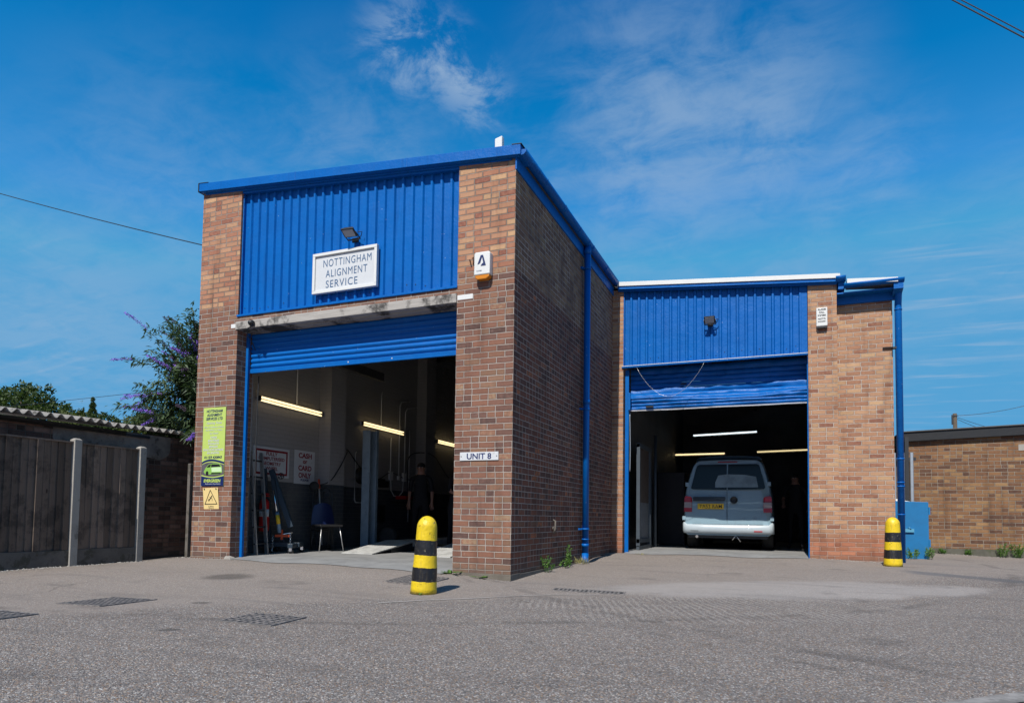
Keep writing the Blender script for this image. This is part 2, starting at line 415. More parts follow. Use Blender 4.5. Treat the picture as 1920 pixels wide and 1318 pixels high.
M['plinth'] = simple('plinth_concrete', (.15, .13, .105), .92, nscale=4, namt=.5, bump=.008, bscale=40)
M['roof'] = simple('roof_felt', (.08, .08, .08), .9, nscale=4, namt=.3)
M['asbestos'] = simple('fibre_cement', (.30, .28, .255), .95, nscale=6, namt=.5, bump=.005, bscale=50, dirt=((.04, .038, .03), 9, .54, .85))
M['tyre'] = simple('rubber', (.018, .018, .018), .8, nscale=20, namt=.3)
M['headlining'] = None
M['glassdark'] = simple('dark_glass', (.010, .013, .016), .12, spec=.25)
M['lens'] = simple('lamp_glass', (.30, .31, .34), .15, spec=.6)
M['plate'] = simple('plate_yellow', (.72, .45, .015), .4)
M['yellow'] = simple('sign_yellow', (.74, .56, .24), .5, nscale=5, namt=.12)
M['lime'] = simple('sign_lime', (.43, .54, .12), .45, nscale=5, namt=.08)
M['skin'] = simple('skin', (.36, .19, .13), .55)
M['shirt'] = simple('dark_shirt', (.012, .013, .016), .85)
M['trousers'] = simple('dark_trousers', (.014, .014, .016), .85)
M['ramp'] = None


def bollard_mat():
    mt, t, b = mat('bollard_paint'); P = t.obj(); X, Y, Z = t.sep(P)
    a = t.m('MULTIPLY_ADD', t.noise(t.comb(X, Y, 0), 14, 4), .022, t.m('SUBTRACT', Z, .006))
    def band(lo, hi): return t.m('MULTIPLY', t.m('GREATER_THAN', a, lo), t.m('LESS_THAN', a, hi))
    bl = t.m('MAXIMUM', band(.133, .271), band(.393, .542))
    n = t.noise(P, 7, 6, .65)
    ye = t.mix(t.m('MULTIPLY', t.sstep(n, .4, .7), .3), (.68, .48, .012), (.48, .33, .014))
    bk = t.mix(t.m('MULTIPLY', t.sstep(n, .5, .7), .3), (.010, .010, .012), (.05, .05, .055))
    c = t.mix(bl, ye, bk)
    ch = t.m('MULTIPLY', t.sstep(t.noise(P, 26, 6, .75), .61, .635), t.sstep(t.noise(P, 5, 2), .46, .58))
    c = t.mix(ch, c, t.mix(bl, (.05, .035, .03), (.40, .36, .22)))
    dirt = t.m('MULTIPLY', t.sstep(t.m('MULTIPLY_ADD', n, .06, Z), .075, .02), .7); c = t.mix(dirt, c, (.16, .14, .07))
    c = t.mix(t.m('MULTIPLY', t.sstep(t.noise(t.comb(t.m('MULTIPLY', X, 8.), t.m('MULTIPLY', Y, 8.), Z), 4, 6, .7), .52, .7), .35), c, (.13, .10, .04))
    t.put(b.inputs['Base Color'], c); t.put(b.inputs['Roughness'], t.m('MULTIPLY_ADD', n, .35, .22))
    t.put(b.inputs['Normal'], t.bump(t.m('ADD', t.noise(P, 30, 5, .6), t.m('MULTIPLY', t.m('ADD', ch, t.m('MULTIPLY', bl, .3)), -.4)), .006))
    return mt


M['bollard'] = bollard_mat()


def wood_mat(name, a, c2, axis='z', scale=6., dark=.6):
    mt, t, b = mat(name); P = t.pos(); X, Y, Z = t.sep(P)
    if axis == 'z': q = t.comb(t.m('MULTIPLY', X, 20.), t.m('MULTIPLY', Y, 20.), Z)
    else: q = t.comb(X, t.m('MULTIPLY', Y, 20.), t.m('MULTIPLY', Z, 20.))
    g = t.noise(q, scale, 6, .6, .6); c = t.mix(g, a, c2)
    k = t.noise(P, 2.6 if axis == 'z' else 1.9, 7, .72); c = t.mix(t.m('MULTIPLY', t.sstep(k, .47, .60), dark), c, (.03, .028, .026))
    if axis == 'z':
        isl = t.node('ShaderNodeNewGeometry').outputs['Random Per Island']; c = t.mix(1., c, t.ramp(isl, [(0, .55), (1, 1.25)]), 'MULTIPLY')
        kn = t.sstep(t.voro(t.comb(X, t.m('MULTIPLY', Y, 1.), t.m('MULTIPLY', Z, .45)), 5.5), .10, .05); c = t.mix(t.m('MULTIPLY', kn, .8), c, (.02, .012, .008))
    t.put(b.inputs['Base Color'], c); b.inputs['Roughness'].default_value = .88; b.inputs['Specular IOR Level'].default_value = .2
    t.put(b.inputs['Normal'], t.bump(g, .004)); return mt


M['fence'] = wood_mat('fence_board', (.25, .19, .15), (.125, .092, .072), 'z', 4, .55)
M['lintel'] = wood_mat('weathered_timber', (.50, .47, .43), (.20, .18, .165), 'x', 3, .9)


def render_mat():
    mt, t, b = mat('old_wall'); P = t.pos(); X, Y, Z = t.sep(P)
    # patchy cement render over dark brick: brick shows right of the patch
    n = t.noise(P, 2.4, 7, .65)
    c = t.mix(t.sstep(n, .35, .7), (.26, .22, .185), (.13, .108, .092)); c = t.mix(t.sstep(t.noise(P, 7, 6, .7), .52, .7), c, (.055, .045, .04))
    t.put(b.inputs['Base Color'], c); b.inputs['Roughness'].default_value = .95
    t.put(b.inputs['Normal'], t.bump(t.m('ADD', n, t.noise(P, 30, 5)), .012)); return mt


M['render'] = render_mat()


def ground_mat():
    mt, t, b = mat('yard_asphalt'); P = t.pos(); X, Y, Z = t.sep(P)
    big = t.noise(P, .55, 5, .6); med = t.noise(P, 3.2, 6, .65); fin = t.noise(P, 42, 4, .7)
    vn = t.node('ShaderNodeTexVoronoi'); t.put(vn.inputs['Vector'], P); vn.inputs['Scale'].default_value = 135.
    vd, vc = vn.outputs['Distance'], vn.outputs['Color']; r1, r2, r3 = t.sep(vc)
    v2 = t.node('ShaderNodeTexVoronoi'); t.put(v2.inputs['Vector'], P); v2.inputs['Scale'].default_value = 46.
    q1, q2, q3 = t.sep(v2.outputs['Color'])
    base = t.mix(t.sstep(big, .38, .62), (.188, .174, .163), (.135, .126, .119))
    stone = t.ramp(r1, [(0, (.065, .06, .058)), (.25, (.135, .123, .116)), (.5, (.205, .185, .17)), (.68, (.265, .23, .205)), (.78, (.31, .20, .11)), (.84, (.20, .105, .07)), (.90, (.38, .355, .33)), (1, (.56, .54, .51))])
    c = t.mix(.78, base, stone)
    # large chips, sparse
    chip = t.m('MULTIPLY', t.sstep(v2.outputs['Distance'], .30, .24), t.m('GREATER_THAN', q1, .70))
    c = t.mix(t.m('MULTIPLY', chip, .9), c, t.ramp(q2, [(0, (.06, .06, .06)), (.4, (.36, .33, .3)), (.7, (.42, .28, .15)), (1, (.62, .6, .56))]))
    # weathered, dusty pinkish apron in front of the doors
    edge = t.m('MULTIPLY_ADD', t.m('SUBTRACT', big, .5), 2.2, t.m('MULTIPLY_ADD', t.m('SUBTRACT', med, .5), .6, Y))
    lim1 = t.m('SUBTRACT', edge, t.m('MULTIPLY_ADD', X, .95, -2.2))         # line y = .95x - 2.2
    ap = t.sstep(lim1, -.35, .45)
    c = t.mix(t.m('MULTIPLY', ap, .52), c, t.mix(fin, (.275, .235, .203), (.21, .18, .156)))
    # smooth cement patch in front of the right-hand door
    ex = t.m('DIVIDE', t.m('SUBTRACT', X, 3.2), 1.95); ey = t.m('DIVIDE', t.m('SUBTRACT', Y, t.m('MULTIPLY_ADD', X, .42, -.75)), .85)
    rr = t.m('ADD', t.m('ADD', t.m('MULTIPLY', ex, ex), t.m('MULTIPLY', ey, ey)), t.m('MULTIPLY', t.m('SUBTRACT', t.noise(P, 1.6, 6, .6), .5), 1.1))
    pt = t.sstep(rr, 1.40, .65)
    c = t.mix(t.m('MULTIPLY', pt, .62), c, t.mix(t.noise(P, 5, 6, .7), (.33, .305, .285), (.235, .216, .20)))
    # tyre-laid striations in the dust
    sa = t.m('SINE', t.m('MULTIPLY', t.m('ADD', t.m('MULTIPLY', X, t.m('MULTIPLY_ADD', Y, .06, 1.02)), t.m('MULTIPLY_ADD', big, .35, t.m('MULTIPLY', Y, .22))), 92.))
    sx = t.m('DIVIDE', t.m('SUBTRACT', X, 2.5), 1.9); sy = t.m('DIVIDE', t.m('SUBTRACT', Y, t.m('MULTIPLY_ADD', X, .42, -2.35)), 1.0); sr = t.m('ADD', t.m('MULTIPLY', sx, sx), t.m('MULTIPLY', sy, sy))
    sm = t.m('MULTIPLY', t.sstep(sa, .0, .8), t.m('MULTIPLY', t.sstep(sr, 1.3, .5), t.sstep(t.noise(P, 2.1, 5), .36, .52)))
    sm = t.m('MULTIPLY', sm, t.m('SUBTRACT', 1., pt))
    c = t.mix(t.m('MULTIPLY', sm, .42), c, (.38, .345, .31))
    # darker newer tarmac strip right
    nt = t.m('ABSOLUTE', t.m('SUBTRACT', t.m('MULTIPLY_ADD', t.m('SUBTRACT', med, .5), .25, Y), t.m('MULTIPLY_ADD', X, -.75, 6.9)))
    nm = t.m('MULTIPLY', t.sstep(nt, .30, .2), t.sstep(X, 4.5, 4.8)); c = t.mix(t.m('MULTIPLY', nm, .65), c, (.09, .095, .105))
    # oil, scuffs
    oil = t.m('MULTIPLY', t.sstep(t.noise(P, 1.5, 5, .55), .60, .72), .35); c = t.mix(oil, c, (.075, .068, .065))
    for (ox, oy, orad) in ((-1.55, -3.2, .10), (-.75, -4.2, .08), (-2.9, -1.55, .35)):
        dd = t.vm('DISTANCE', t.vm('ADD', P, t.vm('SCALE', t.noise(P, 8, 4, .6, out=1), scale=.16)), (ox + .08, oy + .08, -.04)); c = t.mix(t.m('MULTIPLY', t.sstep(dd, orad, orad * .5), .6), c, (.05, .045, .042))
    tr = t.noise(t.comb(t.m('MULTIPLY', X, .35), t.m('MULTIPLY', Y, 2.2), 0), 1.3, 5, .55); c = t.mix(t.m('MULTIPLY', t.sstep(tr, .52, .68), .22), c, (.075, .07, .07))
    # cracks
    wp = t.vm('ADD', P, t.vm('SCALE', t.noise(P, 1.7, 5, .65, out=1), scale=.55)); ck = t.voro(wp, .42, 'DISTANCE_TO_EDGE')
    crk = t.m('MULTIPLY', t.sstep(ck, .0055, .0015), t.sstep(t.noise(P, .8, 2), .52, .62)); c = t.mix(t.m('MULTIPLY', crk, .30), c, (.05, .047, .044))
    # tyre arcs
    for (ax_, ay_, rr0, wd_) in ((8.5, 6.5, 10.9, .10), (8.5, 6.5, 11.25, .07), (-3.5, 5.5, 9.6, .09)):
        da = t.m('ABSOLUTE', t.m('SUBTRACT', t.vm('DISTANCE', t.comb(X, Y, 0), (ax_, ay_, 0)), rr0)); c = t.mix(t.m('MULTIPLY', t.sstep(da, wd_, wd_ * .3), t.m('MULTIPLY', t.sstep(t.noise(P, 2.4, 5), .42, .6), .32)), c, (.05, .046, .044))
    t.put(b.inputs['Base Color'], c)
    t.put(b.inputs['Roughness'], .9); b.inputs['Specular IOR Level'].default_value = .2
    h = t.m('ADD', t.m('MULTIPLY', t.m('SUBTRACT', 1., vd), t.m('MULTIPLY_ADD', r2, .8, .4)), t.m('MULTIPLY', chip, .8))
    h = t.m('MULTIPLY', h, t.m('SUBTRACT', 1., t.m('MULTIPLY', t.m('MAXIMUM', pt, t.m('MULTIPLY', ap, .6)), .75)))
    h = t.m('ADD', h, t.m('ADD', t.m('MULTIPLY', med, 1.6), t.m('MULTIPLY_ADD', sm, .5, t.m('MULTIPLY', crk, -.5))))
    t.put(b.inputs['Normal'], t.bump(h, .0085)); return mt


M['ground'] = ground_mat()


def slab_mat():
    mt, t, b = mat('garage_concrete'); P = t.pos(); n = t.noise(P, 1.8, 7, .65)
    c = t.mix(t.sstep(n, .35, .7), (.27, .27, .265), (.18, .18, .18)); c = t.mix(t.m('MULTIPLY', t.sstep(t.noise(P, 5, 6, .7), .56, .7), .5), c, (.08, .07, .065))
    c = t.mix(t.m('MULTIPLY', t.noise(P, 90, 3), .4), c, (.12, .115, .11))
    t.put(b.inputs['Base Color'], c); b.inputs['Roughness'].default_value = .7; t.put(b.inputs['Normal'], t.bump(t.noise(P, 40, 5), .003)); return mt


M['slab'] = slab_mat()


def tread_mat():
    mt, t, b = mat('tread_plate'); P = t.pos(); X, Y, Z = t.sep(P)
    a = t.m('SINE', t.m('MULTIPLY', t.m('ADD', X, Y), 210.)); c2 = t.m('SINE', t.m('MULTIPLY', t.m('SUBTRACT', X, Y), 210.)); h = t.sstep(t.m('MULTIPLY', a, c2), .1, .6)
    n = t.noise(P, 7, 5, .6); c = t.mix(t.sstep(n, .4, .7), (.50, .50, .48), (.36, .36, .345)); c = t.mix(t.m('MULTIPLY', h, .18), c, (.25, .25, .24))
    t.put(b.inputs['Base Color'], c); b.inputs['Roughness'].default_value = .5; t.put(b.inputs['Normal'], t.bump(h, .003)); return mt


M['ramp'] = tread_mat()


def tube_mat(name, col, st):
    mt, t, b = mat(name); b.inputs['Base Color'].default_value = (.9, .9, .85, 1); b.inputs['Emission Color'].default_value = (*col, 1); b.inputs['Emission Strength'].default_value = st; return mt


M['tube_warm'] = tube_mat('tube_warm', (1., .76, .40), 1.5)
M['tube_cold'] = tube_mat('tube_cold', (.80, .93, 1.), 1.6)
M['tube_dim'] = tube_mat('tube_dim', (1., .80, .42), .9)


def leaf_mat(name, a, c2, trans=.25):
    mt, t, b = mat(name); isl = t.node('ShaderNodeNewGeometry').outputs['Random Per Island']
    n = t.noise(t.pos(), .8, 3); c = t.mix(t.m('ADD', t.m('MULTIPLY', isl, .7), t.m('MULTIPLY', t.m('SUBTRACT', n, .5), .9), clamp=True), a, c2)
    t.put(b.inputs['Base Color'], c); b.inputs['Roughness'].default_value = .55; b.inputs['Specular IOR Level'].default_value = .3
    tr = t.node('ShaderNodeBsdfTranslucent'); t.put(tr.inputs[0], t.mix(1., c, (1.3, 1.5, .6), 'MULTIPLY')); mx = t.node('ShaderNodeMixShader'); mx.inputs[0].default_value = trans
    t.l.new(b.outputs[0], mx.inputs[1]); t.l.new(tr.outputs[0], mx.inputs[2]); t.l.new(mx.outputs[0], t.n['Material Output'].inputs[0]); return mt


M['leaf'] = leaf_mat('tree_leaf', (.022, .042, .012), (.085, .12, .030))
M['leaf2'] = leaf_mat('tree_leaf_olive', (.05, .07, .018), (.14, .16, .045))
M['budleaf'] = leaf_mat('shrub_leaf', (.035, .065, .030), (.11, .155, .080))
M['weed'] = leaf_mat('weed_leaf', (.045, .12, .02), (.14, .24, .05))
M['dry'] = leaf_mat('dry_grass', (.32, .27, .12), (.25, .28, .08))
M['flower'] = simple('purple_flower', (.22, .11, .58), .8)
M['flower_dead'] = simple('faded_flower', (.075, .05, .085), .9)
M['bark'] = simple('bark', (.09, .07, .05), .95, nscale=8, namt=.5, bump=.01)
M['interior_dark'] = simple('sooty_sheet', (.035, .034, .033), .9, nscale=3, namt=.3)
M['steel'] = simple('roof_steel', (.05, .05, .052), .6, nscale=5, namt=.4)
exec_parts = []

# ------------------------------------------------------------------ the setting
GP = [(0, 0, -.122), (-.45, 0, -.09), (-.79, -.1, -.05), (-1.7, -.3, -.03), (-2.7, -.25, -.02), (-4.4, -.1, -.02), (-5.2, 0, -.03), (-5.3, .6, -.04), (-6.2, -1.1, -.12), (-6.2, 0, -.12), (-6.2, -2.5, -.13), (-6.4, 1.1, -.10),
      (.1, 2.9, -.07), (.1, 4.2, -.03), (.1, 5.0, .0), (1.6, 4.9, .015), (3.4, 4.9, .018), (4.7, 5.2, -.01), (4.6, 4.3, -.028), (2, 3.2, -.045), (4, 3, -.05), (2, 1.5, -.09), (4.5, 1.2, -.09), (1, .3, -.118), (-.3, -1.7, -.125), (-2, -1.6, -.10), (-4, -1.3, -.08), (1.5, -1, -.13), (3.5, -.8, -.13),
      (-3, -3, -.14), (0, -3.5, -.14), (2, -4, -.14), (4, -4, -.14), (6, -1, -.12), (7, 4, -.06), (5.9, 9.2, -.0), (7.5, 9.2, -.04), (5.4, 7, -.02), (9, 8, -.06), (3, -7.5, -.15), (-3, -7, -.16), (8, -6, -.14),
      (-2.5, 2, -.10), (-2.5, 6, -.12), (-2.5, 12, -.12), (2, 6.2, -.06), (2, 9, -.1), (2, 13, -.1), (-7, 6, -.1), (14, 3, -.1), (-12, -4, -.15), (-12, 12, -.15), (12, 16, -.1), (-3, 20, -.15)]


def gz(x, y):
    a = b = 0
    for px, py, pz in GP:
        d = (x - px) ** 2 + (y - py) ** 2 + .012; ww = 1 / (d * math.sqrt(d)); a += ww * pz; b += ww
    return a / b + .004 * noise.noise(Vector((x * 1.3, y * 1.3, 0)))


def axis_vals(lo, hi, step, far):
    v = [lo + step * i for i in range(int((hi - lo) / step) + 1)]
    s_, q = step, v[-1]
    while q < far: s_ *= 1.5; q += s_; v.append(q)
    s_, q = step, v[0]; pre = []
    while q > -far: s_ *= 1.5; q -= s_; pre.append(q)
    return pre[::-1] + v


mb = MB(); xs = axis_vals(-7.5, 9, .14, 700); ys = axis_vals(-8, 10, .14, 700); mb.smooth = True
for y in ys:
    for x in xs: mb.p(x, y, gz(x, y))
nx_ = len(xs)
for j in range(len(ys) - 1):
    for i in range(nx_ - 1): a = j * nx_ + i; mb.face((a, a + 1, a + nx_ + 1, a + nx_))
structure(mb, 'ground', M['ground'], fix=False)

# concrete garage floors, each a slab with an uneven front edge running out past the door
mb = MB(); N_ = 40; fr_ = []
for i in range(N_ + 1):
    x = -4.44 + 3.9 * i / N_ if False else -4.44 + 3.64 * i / N_
    fr_.append((x, -.02 - .22 * (i / N_) + .02 * noise.noise(Vector((x * 4, 0, 0)))))
for (x0, y0), (x1, y1) in zip(fr_, fr_[1:]):
    mb.poly([(x0, y0, gz(x0, y0) + .006), (x1, y1, gz(x1, y1) + .006), (x1, .35, .012), (x0, .35, .012)])
mb.poly([(-4.97, .35, .012), (-.23, .35, .012), (-.23, 14, .012), (-4.97, 14, .012)])
structure(mb, 'garage_floor', M['slab'])
mb = MB(); fr_ = [(.26 + 3.16 * i / N_, 4.93 + .03 * math.sin(i * .3) + .03 * noise.noise(Vector((i * .35, 5, 0)))) for i in range(N_ + 1)]
for (x0, y0), (x1, y1) in zip(fr_, fr_[1:]):
    mb.poly([(x0, y0, gz(x0, y0) + .006), (x1, y1, gz(x1, y1) + .006), (x1, 5.3, .032), (x0, 5.3, .032)])
mb.poly([(.1, 5.3, .032), (4.5, 5.3, .032), (4.5, 14, .032), (.1, 14, .032)])
structure(mb, 'workshop_floor', M['slab'])

# faded painted line across the yard
mb = MB(); pts = [(-.25, -2.44), (0., -2.1), (.3, -1.78), (.62, -1.42), (.97, -1.06), (1.35, -.74)]
fine_ = []
for (ax, ay), (bx, by) in zip(pts, pts[1:]):
    for k in range(8): fine_.append((ax + (bx - ax) * k / 8, ay + (by - ay) * k / 8))
for i, ((x0, y0), (x1, y1)) in enumerate(zip(fine_, fine_[1:])):
    w0 = .010 + .007 * abs(noise.noise(Vector((i * .6, 1, 0)))) + (.004 if i < 20 else 0); w1 = .010 + .007 * abs(noise.noise(Vector(((i + 1) * .6, 1, 0)))) + (.004 if i < 19 else 0)
    n = Vector((-(y1 - y0), x1 - x0, 0)).normalized()
    mb.poly([(x0 - n.x * w0, y0 - n.y * w0, gz(x0, y0) + .005), (x1 - n.x * w1, y1 - n.y * w1, gz(x1, y1) + .005), (x1 + n.x * w1, y1 + n.y * w1, gz(x1, y1) + .005), (x0 + n.x * w0, y0 + n.y * w0, gz(x0, y0) + .005)])
M['oldline'] = simple('old_line_paint', (.36, .335, .31), .9, nscale=12, namt=.6)
structure(mb, 'faded_line', M['oldline'])
mb = MB()
mb.poly([(3.72, -4.16, gz(3.7, -4.1) + .006), (4.3, -3.55, gz(4.3, -3.5) + .006), (4.25, -3.45, gz(4.3, -3.5) + .006), (3.62, -4.08, gz(3.7, -4.1) + .006)])
structure(mb, 'road_marking', simple('worn_marking', (.24, .225, .21), .9, nscale=14, namt=.8, dirt=((.12, .11, .10), 9, .46, .8)))

# ------------------------------------------------------------------ front garage
SL = .0885                                   # the roof falls towards +x


def zr(x): return 5.105 - SL * x             # underside of the verge at the front


B1 = thing('brick_garage', 'tall brick garage with blue corrugated gable, left of the two open units', 'building', (-2.6, 0, 0))


def slopebox(mb, x0, x1, y0, y1, z0, zf):    # box whose top follows zf(x)
    mb.hexa([(x0, y0, z0), (x1, y0, z0), (x1, y1, z0), (x0, y1, z0), (x0, y0, zf(x0)), (x1, y0, zf(x1)), (x1, y1, zf(x1)), (x0, y1, zf(x0))])


mb = MB()
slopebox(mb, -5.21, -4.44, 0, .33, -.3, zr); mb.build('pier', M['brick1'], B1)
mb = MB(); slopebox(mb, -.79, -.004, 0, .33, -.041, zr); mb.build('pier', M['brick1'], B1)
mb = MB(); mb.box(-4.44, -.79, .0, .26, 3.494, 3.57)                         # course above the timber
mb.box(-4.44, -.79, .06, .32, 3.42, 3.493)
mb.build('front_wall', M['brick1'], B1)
mb = MB(); mb.box(-.80, .004, -.006, .3, -.4, -.043); mb.box(-.25, .006, .301, 5.2, -.4, -.05); mb.build('plinth', M['plinth'], B1, bevel=.004)
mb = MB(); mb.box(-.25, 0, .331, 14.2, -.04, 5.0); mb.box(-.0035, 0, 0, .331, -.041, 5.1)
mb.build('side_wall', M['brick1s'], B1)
# remaining shell, painted inside
mb = MB()
mb.box(-5.2, -4.96, .331, 14.2, -.3, 5.35); mb.box(-4.96, -.25, 13.96, 14.2, -.3, 5.2); mb.box(-.29, -.251, .332, 13.95, -.1, 4.98)
mb.box(-4.959, -4.70, 2.6, 3.05, -.1, 5.1); mb.box(-4.959, -4.70, 6.15, 6.6, -.1, 5.1); mb.box(-4.959, -4.70, 9.7, 10.15, -.1, 5.1)
mb.box(-4.959, -4.45, .334, .36, -.1, 5.2); mb.box(-.78, -.292, .334, .36, -.1, 5.0)
mb.build('interior_wall', M['wallpaint'], B1)
# corrugated gable cladding
def cladding(x0, x1, y, z0, zf, pitch=.147, depth=.030):
    mb = MB(); x = x0; prof = []
    while x < x1:
        for dx, dd in ((0, 0), (.086, 0), (.103, depth), (.131, depth)):
            if x + dx <= x1: prof.append((x + dx, y - dd))
        x += pitch
    prof.append((x1, y))
    for (xa, ya), (xb, yb) in zip(prof, prof[1:]):
        mb.poly([(xa, ya, z0), (xb, yb, z0), (xb, yb, zf(xb)), (xa, ya, zf(xa))])
    mb.poly([(x0, y + .04, z0), (x1, y + .04, z0), (x1, y + .04, zf(x1)), (x0, y + .04, zf(x0))])
    return mb, prof
mb, prof1 = cladding(-4.43, -.79, .085, 3.59, lambda x: zr(x) - .045)
cl = mb.build('gable_cladding', M['blue'], B1, fix=False)
mb = MB()
for i in range(24):                                            # fixing screws
    x = -4.43 + .043 + i * .147 + random.uniform(-.01, .01)
    if random.random() < .55: mb.lathe([(.007, .0), (.007, -.006)], (x, .085, 3.70 + random.uniform(-.02, .03)), 8, 'y')
    mb.lathe([(.006, .0), (.006, -.004)], (x, -.003, zr(x) - .012), 6, 'y')
split(mb, 'screw', M['dark'], cl)
mb = MB()
mb.box(-4.45, -.785, -.020, .08, 3.562, 3.592); mb.box(-4.45, -4.425, .035, .10, 3.592, 5.44); mb.box(-.815, -.79, .035, .10, 3.592, 5.12)
mb.hexa([(-5.16, -.012, zr(-5.16) - .02), (-.06, -.012, zr(-.06) - .02), (-.06, .012, zr(-.06) - .02), (-5.16, .012, zr(-5.16) - .02), (-5.16, -.012, zr(-5.16) + .03), (-.06, -.012, zr(-.06) + .03), (-.06, .012, zr(-.06) + .03), (-5.16, .012, zr(-5.16) + .03)])
mb.hexa([(-4.45, .012, zr(-4.45) - .05), (-.785, .012, zr(-.785) - .05), (-.785, .10, zr(-.785) - .05), (-4.45, .10, zr(-4.45) - .05), (-4.45, .012, zr(-4.45)), (-.785, .012, zr(-.785)), (-.785, .10, zr(-.785)), (-4.45, .10, zr(-4.45))])
mb.build('flashing', M['blue'], B1, bevel=.003)
# verge fascia with an overlap joint and end caps
mb = MB()
def vf(x0, x1, y0, y1, a, b_): mb.hexa([(x0, y0, zr(x0) + a), (x1, y0, zr(x1) + a), (x1, y1, zr(x1) + a), (x0, y1, zr(x0) + a), (x0, y0, zr(x0) + b_), (x1, y0, zr(x1) + b_), (x1, y1, zr(x1) + b_), (x0, y1, zr(x0) + b_)])
vf(-5.235, -.52, -.075, .25, .012, .135); vf(-.53, .085, -.078, .25, .010, .137); vf(-5.235, .06, -.05, .0, .0, .02)
for x in (-3.4, -1.55): vf(x, x + .02, -.079, .2, .011, .139)
mb.build('verge_fascia', M['blue'], B1, bevel=.004)
mb = MB(); vf(-5.25, -5.05, -.080, .25, .136, .143); vf(-5.25, -5.236, -.080, .25, .0, .136); vf(-.03, .10, -.082, .25, .138, .146); split(mb, 'verge_cap', M['blackfascia'], B1)
# roof
mb = MB(); mb.hexa([(-5.3, .2, zr(-5.3) + .02), (.04, .2, zr(.04) + .02), (.04, 14.3, zr(.04) + .02), (-5.3, 14.3, zr(-5.3) + .02), (-5.3, .2, zr(-5.3) + .12), (.04, .2, zr(.04) + .12), (.04, 14.3, zr(.04) + .12), (-5.3, 14.3, zr(-5.3) + .12)])
mb.build('roof', M['roof'], B1)
# eaves board and gutter along the side
mb = MB(); mb.box(.001, .022, -.03, 14.2, 4.955, 5.12); mb.build('eaves_board', M['blue'], B1, bevel=.003)
mb = MB(); gp = [(.088 + .066 * math.cos(a), 5.178 + .066 * math.sin(a)) for a in [math.pi + math.pi * k / 12 for k in range(13)]]
gi = [(.088 + .062 * math.cos(a), 5.178 + .062 * math.sin(a)) for a in [math.pi + math.pi * k / 12 for k in range(13)]]
mb.smooth = True; mb.prism(gp + gi[::-1], -.04, 5.03, 'y'); mb.smooth = False
mb.prism(gp, -.045, -.040, 'y')
for y in (.75, 1.55, 1.62, 2.35, 2.86, 3.1, 4.05):
    gq = [(.088 + .071 * math.cos(a), 5.178 + .071 * math.sin(a)) for a in [math.pi + math.pi * k / 12 for k in range(13)]]; mb.prism(gq + gp[::-1], y, y + (.045 if y in (1.55, 3.1, 2.86) else .02), 'y')
mb.build('gutter', M['blue'], B1)
# downpipe
DP = MB(); DP.tube([(.085, 2.96, 5.12), (.085, 2.96, .06)], .052, 20); DP.tube([(.085, 2.96, .08), (.088, 2.94, -.01), (.11, 2.90, -.075)], .055, 20)
for z, h in ((4.98, .10), (2.50, .07), (.19, .05), (.30, .02)): DP.tube([(.085, 2.96, z), (.085, 2.96, z + h)], .0585, 20)
dpo = DP.build('downpipe', M['blue'], B1)
mb = MB()
for z in (4.72, 2.40, .46): mb.tube([(.085, 2.96, z), (.085, 2.96, z + .028)], .062, 18); mb.box(-.001, .03, 2.84, 2.92, z, z + .028); mb.box(.01, .05, 2.87, 2.95, z + .002, z + .026)
split(mb, 'pipe_bracket', M['blue'], dpo)
# timber over the door and its pad stones
mb = MB(); mb.box(-4.47, -.792, -.016, .10, 3.372, 3.492); mb.box(-4.44, -.792, .101, .30, 3.36, 3.42); mb.build('door_timber', M['lintel'], B1, bevel=.006)
mb = MB(); mb.box(-4.565, -4.475, -.004, .05, 3.40, 3.463); mb.box(-.785, -.565, -.004, .05, 3.40, 3.465); split(mb, 'pad_stone', M['white'], B1, bevel=.004)
# roller shutter, half rolled up
def slats(x0, x1, y, z0, z1, pitch, depth, parent, sag=None, nx=2, name='roller_shutter'):
    mb = MB(); mb.smooth = True; n = int((z1 - z0) / pitch); K = 6
    def f(u, v):
        x = x0 + (x1 - x0) * u; t = v * n; k = t - math.floor(t) if v < 1 else 1.
        prof = math.sin(min(max((k - .16) / .84, 0), 1) * math.pi) ** .6 * depth if k > .16 else -.004
        z = z0 + (z1 - z0) * v; dy = sag(x, z) if sag else 0
        return (x, y - prof + dy, z)
    mb.grid(f, nx, n * K); return mb.build(name, M['blue'], parent, fix=False)
sh1 = slats(-4.40, -.80, .265, 2.83, 3.44, .0745, .020, B1)
mb = MB(); mb.box(-4.40, -.80, .238, .278, 2.762, 2.828); mb.build('bottom_rail', M['blue'], sh1, bevel=.004)
mb = MB()
for x in (-1.9, -2.62): mb.box(x, x + .014, .235, .2375, 2.79, 2.80 + random.uniform(0, .012))
split(mb, 'paint_chip', M['white'], sh1)
mb = MB()
for x0, x1 in ((-4.44, -4.395), (-.84, -.795)): mb.box(x0, x1, .185, .228, -.02, 3.37)
split(mb, 'shutter_guide', M['blue'], B1, bevel=.004)
